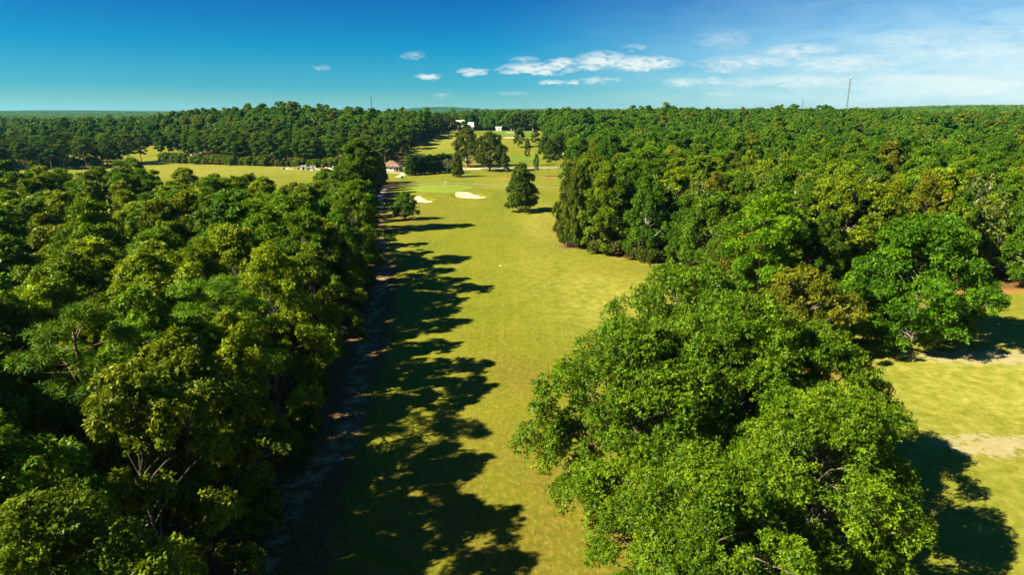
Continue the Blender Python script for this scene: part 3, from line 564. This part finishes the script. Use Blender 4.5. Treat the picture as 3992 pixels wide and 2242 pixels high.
# understorey bushes along wood edges
for (x, y) in [(24, 150.2), (27.5, 146.6), (31, 143.4), (34.6, 139.6), (20, 153.6), (38, 120), (50, 104), (62, 113), (74, 119), (85, 120.5), (100, 120.5), (112, 121.5), (124, 122.5), (37, 128), (36, 112), (29.5, 145)]:
    place('bush', 'bush', x, y, rg.uniform(2, 4), 1.2, jitter((.075, .095, .012)), 'low leafy bush at the foot of the big wood', 'bush', 'bushes at the foot of the big wood')
# --- pines and bushes round the hay field
FP = [(-262, 436, 20), (-256, 431, 19), (-247, 428, 21), (-240, 425, 20), (-252, 420, 18), (-262, 412, 19), (-254, 400, 18), (-259, 392, 19), (-268, 400, 20), (-280, 405, 19), (-275, 420, 21), (-290, 415, 20), (-300, 425, 19), (-310, 412, 20), (-322, 430, 19), (-335, 420, 21), (-345, 440, 20), (-300, 395, 18), (-285, 388, 18), (-320, 398, 19), (-233, 447, 21), (-226, 452, 20), (-219, 449, 21), (-213, 446, 20), (-207, 444, 22), (-222, 461, 20), (-212, 458, 21), (-202, 452, 21), (-201, 440, 21), (-195, 437, 22), (-188, 433, 20), (-182, 431, 22), (-176, 428, 21), (-168, 426, 22), (-160, 424, 21), (-150, 421, 20), (-140, 420, 22), (-131, 418, 21), (-122, 417, 22), (-112, 417, 21), (-104, 416, 22), (-95, 414, 21), (-88, 412, 22), (-80, 410, 20)]
for x, y, h in FP:
    if x < -236: lab, g_ = 'tall dark pine in the open row screening the far pasture', 'open pine row by the far pasture'
    else: lab, g_ = 'tall bare-trunked pine on the back edge of the hay field', 'pines on the back edge of the hay field'
    place('pine_tree', 'pine_mid', x + rg.uniform(-1.5, 1.5), y + rg.uniform(-1.5, 1.5), h + rg.uniform(-1.5, 1.5), rg.uniform(1.0, 1.3), jitter((.072, .135, .004), .2), lab, 'pine tree', g_)
for i, (x, y) in enumerate(poisson([(-262, 385), (-250, 415), (-238, 445), (-262, 452), (-350, 450), (-420, 440), (-400, 385)], 6.2, [(a, b, 4.5) for a, b, _ in FP], seed=31, tries=900, clip=False)):
    if abs(x) > .8 * y + 8: continue
    if i % 3: place('pine_tree', 'pine_mid', x, y, rg.uniform(15, 21), rg.uniform(1.1, 1.5), jitter((.045, .095, .006), .2), 'dark pine in the grove screening the far pasture', 'pine tree', 'pine grove by the far pasture')
    else: place('bush', 'bush', x, y, rg.uniform(4, 8), 1.1, jitter((.06, .10, .006), .2), 'leafy bush among the pines screening the far pasture', 'bush', 'bushes in the pine grove')
for i in range(34):
    u = i / 33; x = -226 + 150 * u + rg.uniform(-1.5, 1.5); y = 443 - 36 * u ** .7 + rg.uniform(-1, 2.0)
    place('bush', 'bush', x, y, rg.uniform(3.5, 7), 1.15, jitter((.105, .155, .005), .2), 'rounded green bush below the pines at the back of the hay field', 'bush', 'bushes at the back of the hay field')
for (x, y) in poisson(WOOD_BACK, 7.6, [(a, b, 5) for a, b, _ in FP], margin=3, seed=12, bounds=(-235, -66, 405, 500), tries=1500):
    tone, col = TONES[['deep', 'deep', 'olive', 'bright'][int(rg.integers(4))]]
    hs = float(rg.uniform(15, 22)); ws = float(rg.uniform(.9, 1.35)); size = ('tall ' if hs > 19.8 else 'low ' if hs < 17.2 else '') + ('broad ' if ws > 1.2 else 'slim ' if ws < 1.02 else '')
    where = 'behind the house with the rusty roof' if x > -95 else 'in the front ranks above the junk yard' if x > -150 and y < 445 else 'high on the slope behind the junk yard' if x > -150 else 'in the wood behind the hay field pines'
    if rg.uniform() < .6: place('pine_tree', 'pine_low', x, y, hs, ws, jitter((.066, .125, .004)), size + 'dark pine ' + where, 'pine tree', 'pines on the wooded slope')
    else: place('hardwood_tree', 'low', x, y, hs * .88, ws, jitter(col), size + tone + ' hardwood ' + where, 'tree', 'hardwoods on the wooded slope')
# --- trees of the far golf course
for x, y, h, p, c, lab in [(-62.6, 570, 16.5, 'oak_low', (.040, .060, .010), 'dark open-grown oak on the slope left of the clubhouse lane'), (-54.5, 590, 16.5, 'oak_low', (.038, .058, .010), 'dark open-grown oak on the slope beside the clubhouse'),
        (-46.5, 690, 8, 'oak_low', (.055, .080, .006), 'dark tree half hiding the clubhouse wing'), (-45, 640, 12, 'oak_low', (.045, .070, .012), 'round dark tree on the grass below the clubhouse'), (5, 505, 15, 'low', (.075, .100, .012), 'loose olive tree behind the tee'),
        (-7, 418, 12, 'low', (.07, .10, .012), 'small tree behind the big round oak'), (11, 640, 19, 'pine_low', (.045, .080, .012), 'lone pine on the far putting green'), (18, 590, 18, 'pine_low', (.045, .080, .012), 'straight pine at the edge of the far putting green'),
        (2, 760, 17, 'oak_low', (.045, .07, .012), 'dark oak behind the white shed'), (16, 470, 17, 'pine_low', (.05, .085, .012), 'ragged pine at the back corner of the tee'), (22, 455, 16, 'low', (.06, .085, .012), 'leafy tree at the side of the tee'), (-70, 455, 15, 'low', (.085, .105, .010), 'light green tree at the foot of the grassy slope')]:
    nm = 'pine_tree' if 'pine' in p else ('oak_tree' if 'oak' in p else 'hardwood_tree')
    place(nm, p, x, y, h, 1.05, c, lab, nm.replace('_', ' ') if nm != 'hardwood_tree' else 'tree')

# ------------------------------------------------------------------ far woods (nobody could count these): instanced on points
def instancer(name, pts, rot, scl, pick, meshes):
    me = bpy.data.meshes.new(name); me.vertices.add(len(pts)); me.vertices.foreach_set('co', np.asarray(pts, np.float32).ravel())
    for an, val in (('rot', rot), ('scl', scl), ('pick', pick)):
        a = me.attributes.new(an, 'FLOAT', 'POINT'); a.data.foreach_set('value', np.asarray(val, np.float32))
    ob = link(name, me, kind='stuff'); ob.color = (1, 1, 1, 0); ng = bpy.data.node_groups.new(name, 'GeometryNodeTree')
    ng.interface.new_socket('Geometry', in_out='INPUT', socket_type='NodeSocketGeometry'); ng.interface.new_socket('Geometry', in_out='OUTPUT', socket_type='NodeSocketGeometry')
    N = ng.nodes; L = ng.links; gi = N.new('NodeGroupInput'); go = N.new('NodeGroupOutput'); jn = N.new('GeometryNodeJoinGeometry')
    def attr(n): q = N.new('GeometryNodeInputNamedAttribute'); q.data_type = 'FLOAT'; q.inputs['Name'].default_value = n; return q.outputs['Attribute']
    cx = N.new('ShaderNodeCombineXYZ'); L.new(attr('rot'), cx.inputs[2]); cs = N.new('ShaderNodeCombineXYZ')
    for i in range(3): L.new(attr('scl'), cs.inputs[i])
    for i, mm in enumerate(meshes):
        proto = bpy.data.objects.new(name + '_piece', mm); proto.color = (1, 1, 1, 0)
        oi = N.new('GeometryNodeObjectInfo'); oi.inputs['Object'].default_value = proto; oi.inputs['As Instance'].default_value = True
        cmp_ = N.new('FunctionNodeCompare'); cmp_.data_type = 'FLOAT'; cmp_.operation = 'EQUAL'; L.new(attr('pick'), cmp_.inputs[0]); cmp_.inputs[1].default_value = i; cmp_.inputs['Epsilon'].default_value = .2
        ip = N.new('GeometryNodeInstanceOnPoints'); L.new(gi.outputs[0], ip.inputs['Points']); L.new(cmp_.outputs[0], ip.inputs['Selection']); L.new(oi.outputs['Geometry'], ip.inputs['Instance'])
        L.new(cx.outputs[0], ip.inputs['Rotation']); L.new(cs.outputs[0], ip.inputs['Scale']); L.new(ip.outputs[0], jn.inputs[0])
    L.new(jn.outputs[0], go.inputs[0]); md = ob.modifiers.new('scatter', 'NODES'); md.node_group = ng
    return ob
def far_mesh(src): return src
fr = np.random.default_rng(99)
# (a) single crowns, 300 m to 1300 m
OPEN = [[(-74, 380), (34, 380), (28, 470), (26, 560), (30, 640), (34, 775), (-20, 790), (-42, 835), (-90, 830), (-70, 560), (-74, 480)], [(-440, 330), (-236, 330), (-215, 452), (-236, 560), (-470, 565)]]
step = 7.5; X, Y = np.meshgrid(np.arange(-1150, 1150, step), np.arange(290, 1320, step)); X = X.ravel() + fr.uniform(-2.9, 2.9, X.size); Y = Y.ravel() + fr.uniform(-2.9, 2.9, Y.size)
ok = (np.abs(X) < .86 * Y + 10) & ((Y > 300) & (poly_sd(WOOD_RIGHT, X, Y) > 1) | (Y > 500) | (X < -236) & (Y > 560) | (X > 20) & (Y > 640) | (X > 330) & (Y > 300))
for p in OPEN: ok &= poly_sd(p, X, Y) < -1
ok &= ~((Y < 300) | ((X < -60) & (Y < 500)) | ((X > -236) & (X < -66) & (Y < 502)))
road = (np.abs(Y - (405 + np.maximum(X - 40, 0) * .12)) < 5) & (X < 130); ok &= ~road
X, Y = X[ok], Y[ok]; pk = np.floor(vn(X / 60, Y / 60, 8) * 3 + fr.uniform(0, 2.2, len(X))).clip(0, 5).astype(int)
sc_ = fr.uniform(.70, 1.22, len(X)) * (.82 + .42 * vn(X / 45, Y / 45, 21)); near_m = [far_mesh(PROTO['low'][0][1]), far_mesh(PROTO['low'][1][1]), far_mesh(PROTO['low'][2][1]), far_mesh(PROTO['oak_low'][0][1]), far_mesh(PROTO['pine_low'][0][1]), far_mesh(PROTO['pine_low'][1][1])]
instancer('distant_wood', np.stack([X, Y, terr(X, Y)], 1), fr.uniform(0, 6.28, len(X)), sc_, pk, near_m); print('distant crowns', len(X))
BX = np.array(BEYOND); mid_m = [far_mesh(PROTO['hardwood_mid'][k][1]) for k in range(3)]
instancer('inner_wood', np.column_stack([BX[:, 0], BX[:, 1], terr(BX[:, 0], BX[:, 1])]), fr.uniform(0, 6.28, len(BX)), BX[:, 2], fr.integers(0, 3, len(BX)), mid_m); print('inner wood', len(BX))
# (b) patches of woodland out to the skyline
def patch(seed, half, sp, face, per):
    r = np.random.default_rng(seed); g = np.arange(-half, half, sp); px, py = np.meshgrid(g, g); px = px.ravel() + r.uniform(-sp * .4, sp * .4, px.size); py = py.ravel() + r.uniform(-sp * .4, sp * .4, py.size)
    n = len(px); hh = r.uniform(12, 18.5, n); ci = np.repeat(np.arange(n), per); d = dirs(r, n * per); d[:, 2] = np.abs(d[:, 2]) * .9 + .05
    rr = r.uniform(.7, 1.05, n * per)[:, None]; rad = sp * r.uniform(.52, .78, n)[ci][:, None]
    C = np.stack([px[ci], py[ci], hh[ci] - 5.0], 1) + d * rr * np.concatenate([rad, rad, rad * 1.05 + 1], 1)
    V, Fc = leaves_np(r, C, d + r.normal(size=d.shape) * .35 + np.array([0, 0, .2]), face * r.uniform(.7, 1.3, n * per), .7)
    tv = np.clip(r.normal(.45, .18, n)[ci] + r.normal(0, .1, n * per), 0, 1); return mesh_np('wood_patch', V, Fc, MAT['far'], dict(tint=('FACE', tv)))
def ring(y0, y1, st, seed):
    X, Y = np.meshgrid(np.arange(-.9 * y1, .9 * y1, st), np.arange(y0, y1, st)); X = X.ravel() + fr.uniform(-st * .2, st * .2, X.size); Y = Y.ravel() + fr.uniform(-st * .2, st * .2, Y.size)
    k = np.abs(X) < .87 * Y; return X[k], Y[k]
X1, Y1 = ring(1310, 3600, 34, 1); X2, Y2 = ring(3600, 11800, 110, 2)
pa = [patch(200 + i, 18, 7.2, 2.4, 70) for i in range(3)]; pb = [patch(210 + i, 60, 9.0, 5.0, 16) for i in range(3)]
instancer('skyline_wood', np.concatenate([np.stack([X1, Y1, terr(X1, Y1)], 1), np.stack([X2, Y2, terr(X2, Y2)], 1)]), fr.uniform(0, 6.28, len(X1) + len(X2)), np.ones(len(X1) + len(X2)), np.concatenate([fr.integers(0, 3, len(X1)), 3 + fr.integers(0, 3, len(X2))]), pa + pb)
print('patches', len(X1), len(X2))

# ------------------------------------------------------------------ buildings and small things
def thing(name, label, cat, x, y, rot=0.0, group=None, z=None):
    e = bpy.data.objects.new(name, None); COL.objects.link(e); e.location = (x, y, tz(x, y) if z is None else z); e.rotation_euler = (0, 0, rot); e['label'] = label; e['category'] = cat
    if group: e['group'] = group
    return e
def part(name, mb, mat, parent): return link(name, mb.mesh(name, MAT[mat]), parent)
def hip_roof(w_, d_, z0, rise, ov, ridge):
    m = MB(); a, b = w_ / 2 + ov, d_ / 2 + ov; r_ = ridge / 2
    c = [(-a, -b, z0), (a, -b, z0), (a, b, z0), (-a, b, z0)]; t = [(-r_, 0, z0 + rise), (r_, 0, z0 + rise)]; u = [(x, y, z0 - .18) for x, y, _ in c]
    for q in ([c[0], c[1], t[1], t[0]], [c[1], c[2], t[1]], [c[2], c[3], t[0], t[1]], [c[3], c[0], t[0]], [u[3], u[2], u[1], u[0]], [u[0], u[1], c[1], c[0]], [u[1], u[2], c[2], c[1]], [u[2], u[3], c[3], c[2]], [u[3], u[0], c[0], c[3]]): m.poly(q)
    return m
# house with the rusty hip roof
h = thing('house', 'small block house with rusty hip roof beside the dirt drive', 'house', -67.6, 381, R(-8))
part('wall', MB().box(-5, 2.2, -3.6, 3.6, -.4, 2.7).box(2.2, 5, -.2, 3.6, -.4, 2.7), 'block', h)
part('roof', hip_roof(10, 7.2, 2.75, 2.9, .75, 2.6), 'rust', h)
for x in (3.0, 4.85): part('porch_post', MB().box(x - .09, x + .09, -3.5, -3.32, -.3, 2.6), 'white', h)
part('porch_floor', MB().box(2.2, 5.2, -3.7, -.2, -.3, .12), 'stone', h)
for x in (-3.4, .3):
    wn_ = part('window', MB().box(x - .62, x + .62, -3.68, -3.60, .9, 2.15), 'white', h); part('pane', MB().box(x - .5, x + .5, -3.70, -3.66, 1.02, 2.03), 'glass', wn_)
dr_ = part('door', MB().box(3.2, 4.1, -.28, -.2, .12, 2.1), 'white', h); part('handle', MB().box(3.9, 3.98, -.34, -.28, 1.05, 1.13), 'steel', dr_)
part('chimney', MB().box(-1.4, -.9, .5, 1.0, 4.2, 6.2), 'brick', h)
# outbuilding with white metal roof
o_ = thing('shed', 'low outbuilding with white sheet roof and dark red wall', 'shed', -81.5, 388, R(4))
part('wall', MB().box(-4, 4, -2.4, 2.4, -.4, 2.3), 'brick', o_); part('roof', MB().poly([(-4.4, -2.9, 2.3), (4.4, -2.9, 2.3), (4.4, 0, 3.7), (-4.4, 0, 3.7)]).poly([(-4.4, 0, 3.7), (4.4, 0, 3.7), (4.4, 2.9, 2.3), (-4.4, 2.9, 2.3)]).poly([(-4.4, -2.9, 2.3), (-4.4, 0, 3.7), (-4.4, 2.9, 2.3)]).poly([(4.4, -2.9, 2.3), (4.4, 2.9, 2.3), (4.4, 0, 3.7)]), 'white', o_)
part('door', MB().box(-1, .2, -2.46, -2.4, 0, 1.95), 'dark', o_)
# clubhouse
c_ = thing('clubhouse', 'long brick clubhouse with a big pale roof beyond the oaks', 'building', -59, 812, R(6)); c_.scale = (1.0, 1.0, 1.15)
part('wall', MB().box(-13, 13, -7, 7, -1, 4.0), 'brick', c_)
part('roof', MB().poly([(-13.8, -7.9, 3.9), (3.0, -7.9, 3.9), (3.0, 1, 10.8), (-13.8, 1, 10.8)]).poly([(-13.8, 1, 10.8), (3.0, 1, 10.8), (3.0, 7.9, 3.9), (-13.8, 7.9, 3.9)]).poly([(-13.8, -7.9, 3.9), (-13.8, 1, 10.8), (-13.8, 7.9, 3.9)]).poly([(3.0, -7.9, 3.9), (3.0, 7.9, 3.9), (3.0, 1, 10.8)]), 'cream', c_)
part('wing_roof', MB().poly([(3.1, -7.4, 4.1), (13.6, -7.4, 4.1), (13.6, 0, 8.6), (3.1, 0, 8.6)]).poly([(3.1, 0, 8.6), (13.6, 0, 8.6), (13.6, 7.4, 4.1), (3.1, 7.4, 4.1)]).poly([(13.6, -7.4, 4.1), (13.6, 7.4, 4.1), (13.6, 0, 8.6)]), 'white', c_)
for x in (-10, -6, -2, 6, 10):
    wn_ = part('window', MB().box(x - .9, x + .9, -7.08, -7.0, 1.0, 3.0), 'white', c_); part('pane', MB().box(x - .75, x + .75, -7.11, -7.06, 1.15, 2.85), 'glass', wn_)
part('door', MB().box(1.2, 3.2, -7.1, -7.0, 0, 2.6), 'dark', c_)
s_ = thing('white_shed', 'small white box shed at the edge of the far putting green', 'shed', -15, 768, R(3)); part('wall', MB().box(-3, 3, -2, 2, -.6, 3.2), 'white', s_)
part('roof', MB().poly([(-3.3, -2.4, 3.2), (3.3, -2.4, 3.2), (3.3, 0, 4.5), (-3.3, 0, 4.5)]).poly([(-3.3, 0, 4.5), (3.3, 0, 4.5), (3.3, 2.4, 3.2), (-3.3, 2.4, 3.2)]).poly([(-3.3, -2.4, 3.2), (-3.3, 0, 4.5), (-3.3, 2.4, 3.2)]).poly([(3.3, -2.4, 3.2), (3.3, 2.4, 3.2), (3.3, 0, 4.5)]), 'white', s_); part('door', MB().box(-.6, .6, -2.06, -2, 0, 2.1), 'steel', s_)
# utility poles
def pole(x, y, h, lab, rot=0.0):
    p = thing('utility_pole', lab, 'utility pole', x, y, rot); part('post', MB().tube([(0, 0, -.4), (0, 0, h * .5), (0, 0, h)], [.17, .15, .11], 8), 'wood', p)
    part('crossarm', MB().box(-1.1, 1.1, -.06, .06, h - .75, h - .6), 'wood', p)
    for q in (-1, 0, 1): part('insulator', MB().tube([(q * .95, 0, h - .6), (q * .95, 0, h - .42)], [.05, .03], 6), 'white', p)
    part('transformer', MB().tube([(.3, -.15, h - 2.0), (.3, -.15, h - 1.15)], [.2, .2], 8), 'white', p); return p
pole(-24.5, 356, 10.0, 'wooden utility pole with small transformer beside the olive cedar', R(20))
pole(-.8, 548, 9.5, 'thin utility pole on the brown slope before the far green', R(10)); pole(16.5, 548, 9.5, 'thin utility pole among the pines before the far green', R(10))
for (a, b) in [((-24.5, 356), (-64, 372))]:
    u = np.linspace(0, 1, 14); zz = 9.4 * (1 - u) + 4.8 * u - 2.2 * u * (1 - u)
    link('overhead_wire', MB().tube(np.stack([a[0] + (b[0] - a[0]) * u, a[1] + (b[1] - a[1]) * u, zz], 1), np.full(14, .025), 4).mesh('overhead_wire', MAT['wire']), label='thin sagging wire from the utility pole to the house', cat='wire')
# flagstick, bins, bench, marker
f_ = thing('flagstick', 'flagstick standing in the putting green behind the sand bunker', 'flagstick', -29.2, 291); part('stick', MB().tube([(0, 0, 0), (0, 0, 2.5)], [.03, .025], 6), 'white', f_)
part('flag', MB().poly([(0, 0, 2.45), (.3, .06, 2.43), (.6, 0, 2.40), (.58, 0, 2.02), (.3, .06, 2.03), (0, 0, 2.05)]), 'flag', f_)
b_ = thing('litter_bin', 'dark green upright bin on the grass by the dirt drive', 'bin', -55.8, 341.5); part('body', MB().tube([(0, 0, 0), (0, 0, 1.0), (0, 0, 1.25)], [.42, .5, .52], 10), 'bin', b_); part('lid', MB().tube([(0, 0, 1.25), (0, 0, 1.38), (0, 0, 1.5)], [.56, .5, .2], 10), 'bin', b_)
m_ = thing('concrete_slab', 'pale flat concrete slab at the foot of the utility pole', 'slab', -24.8, 352.6, R(4)); part('top', MB().box(-1.9, 1.9, -.7, .7, -.1, .28), 'white', m_); part('footing', MB().box(-1.6, 1.6, -.5, .5, -.3, -.1), 'stone', m_)
t_ = thing('yardage_marker', 'tiny white marker lying in the middle of the fairway', 'marker', -2.5, 139.5); part('disc', MB().tube([(0, 0, 0), (0, 0, .12)], [.17, .15], 10), 'white', t_); part('cap', MB().tube([(0, 0, .12), (0, 0, .16)], [.12, .08], 8), 'white', t_)

# junk yard: sheds, slabs, drums, timber
jr = np.random.default_rng(5)
def rock(name, x, y, sx_, sy_, sz_, mat, label, cat, group, seed):
    r = np.random.default_rng(seed); bm = bmesh.new(); bmesh.ops.create_icosphere(bm, subdivisions=2, radius=1)
    for v in bm.verts: v.co *= 1 + r.uniform(-.22, .22); v.co.z = max(v.co.z, -.35)
    me = bpy.data.meshes.new(name); bm.to_mesh(me); bm.free(); me.materials.append(MAT[mat]); o = link(name, me, None, (x, y, tz(x, y) + .2 * sz_), jr.uniform(0, 6), label, cat, group); o.scale = (sx_, sy_, sz_); return o
def crate(x, y, w_, d_, h_, mat, label, cat='container', rot=0.0, group=None):
    e = thing('container', label, cat, x, y, rot, group); part('body', MB().box(-w_ / 2, w_ / 2, -d_ / 2, d_ / 2, -.1, h_), mat, e); part('lid', MB().box(-w_ / 2 - .08, w_ / 2 + .08, -d_ / 2 - .08, d_ / 2 + .08, h_, h_ + .12), 'white' if mat != 'white' else 'stone', e)
    part('door', MB().box(-w_ * .2, w_ * .15, -d_ / 2 - .05, -d_ / 2, .05, h_ * .8), 'dark', e); return e
crate(-122.4, 397, 3.0, 2.4, 2.3, 'cream', 'cream box container in the junk yard', rot=.2); crate(-119.3, 396.2, 1.4, 1.4, 1.5, 'tarp', 'small blue-green tank box next to the cream container'); crate(-126, 398.5, 1.6, 1.2, 1.6, 'pink', 'pinkish cabinet left behind the cream container', 'cabinet', .3)
crate(-117.4, 397.2, 1.0, 1.0, 1.2, 'tarp', 'smallest blue-green box in the junk yard'); crate(-134.8, 398.5, 1.5, 1.3, 1.4, 'white', 'white box standing apart at the end of the junk yard', rot=.4)
for i in range(26):
    x = -116.5 + jr.uniform(-2, 20) * (1 if i < 20 else -.9); y = 398 + jr.uniform(-3, 4.5); mt = ['pink', 'stone', 'white', 'pink', 'cream', 'lumber'][i % 6]
    nm = dict(pink='pinkish', stone='grey', white='white', cream='cream', lumber='brown')[mt]
    rock('rubble_block', x, y, jr.uniform(.5, 1.5), jr.uniform(.4, 1.0), jr.uniform(.4, 1.2), mt, nm + ' lump of rubble lying in the junk yard', 'rubble', nm + ' rubble in the junk yard', 300 + i)
for i in range(12):
    x = -131 + jr.uniform(0, 32); y = 395 + jr.uniform(-3, 7); e = thing('slab_stack', 'stack of pale flat slabs in the junk yard', 'slabs', x, y, jr.uniform(-.6, .6), 'slab stacks in the junk yard')
    for k in range(2): part('slab', MB().box(-1.3 + .2 * k, 1.2, -.5, .5 - .1 * k, .26 * k - .05, .26 * k + .2), ['white', 'cream', 'stone'][(i + k) % 3], e)
for i in range(9):
    x = -132 + jr.uniform(0, 30); y = 398 + jr.uniform(-2, 5); a = jr.uniform(0, 6.28); l = jr.uniform(1.8, 3.6)
    link('timber_post', MB().tube([(0, 0, 0), (.25 * l * math.cos(a), .25 * l * math.sin(a), l * .9)], [.10, .07], 6).mesh('timber_post', MAT['lumber']), None, (x, y, tz(x, y) - .1), 0, 'rough leaning timber post in the junk yard', 'post', 'timber posts in the junk yard')
crate(-103.5, 400, 2.6, 1.4, .8, 'orange', 'low orange trailer box at the end of the junk yard', 'trailer', .1); crate(-106, 406, 3.6, 2.0, 1.2, 'white', 'long white boxy trailer behind the rubble', 'trailer', .05); crate(-97, 409, 3.4, 1.8, 1.1, 'pink', 'long pink-brown trailer under the trees', 'trailer', -.1); crate(-121, 411, 3.0, 1.6, 1.2, 'white', 'white low box at the foot of the pines', 'container', .2)

# masts
def mast(x, y, h, wdt, lab, dish=False, guys=True, sect=26, tube_r=.1):
    # slender lattice mast
    e = thing('radio_mast', lab, 'radio mast', x, y); c3 = [(wdt * math.cos(a), wdt * math.sin(a)) for a in (0.3, 2.394, 4.489)]
    for px, py in c3: part('leg', MB().tube([(px, py, 0), (px * .8, py * .8, h)], [tube_r, tube_r], 5), 'mast', e)
    b = MB()
    for k in range(sect):
        z0, z1 = h * k / sect, h * (k + 1) / sect; s0 = 1 - .2 * k / sect; s1 = 1 - .2 * (k + 1) / sect
        for i in range(3):
            p, q = c3[i], c3[(i + 1) % 3]; b.tube([(p[0] * s0, p[1] * s0, z0), (q[0] * s1, q[1] * s1, z1)], [tube_r * .6] * 2, 4, False)
    part('bracing', b, 'mast', e); part('antenna', MB().tube([(0, 0, h), (0, 0, h + 5)], [.25, .12], 6), 'white', e)
    if dish: part('dish', MB().tube([(wdt, -1.0, h * .64), (wdt, -.3, h * .64), (wdt, -.2, h * .64)], [1.6, 1.3, .2], 12), 'white', e); part('platform', MB().box(-2.2, 2.2, -2.2, 2.2, h - .5, h), 'steel', e)
    if guys:
        for i, a in enumerate((0.3, 2.394, 4.489)):
            for zf in (.55, .97): part('guy_wire', MB().tube([(0, 0, h * zf), (h * .33 * math.cos(a), h * .33 * math.sin(a), -2)], [.07, .07], 4), 'wire', e)
    return e
mast(727, 1500, 91, 1.5, 'tall lattice radio mast above the big wood, dish halfway up', True, True, 34, .24)
mast(-610, 3000, 92, 1.5, 'faint far radio mast over the low wooded hill', False, True, 20, .5)
mast(-157, 1000, 23.5, .5, 'short pale mast rising from the woods behind the field', False, False, 14, .14)
mast(1260, 3000, 72, 1.2, 'tiny far mast just above the skyline of the big wood', False, False, 12, .45)

# ------------------------------------------------------------------ haze
hz = MB().box(-14500, 14500, -2500, 14500, float(GZ.min()) - 1.0, 175.0).mesh('haze', MAT['white'])
hm = bpy.data.materials.new('haze'); hm.use_nodes = True; ht = NT(hm.node_tree); ht.n.clear(); ho = ht.node('ShaderNodeOutputMaterial'); pv_ = ht.node('ShaderNodeVolumePrincipled')
pv_.inputs['Color'].default_value = (.22, .72, 1.0, 1); pv_.inputs['Density'].default_value = 3.6e-5; pv_.inputs['Anisotropy'].default_value = .2; ht.l.new(pv_.outputs[0], ho.inputs['Volume'])
hz.materials.clear(); hz.materials.append(hm); link('haze', hz, kind='stuff')
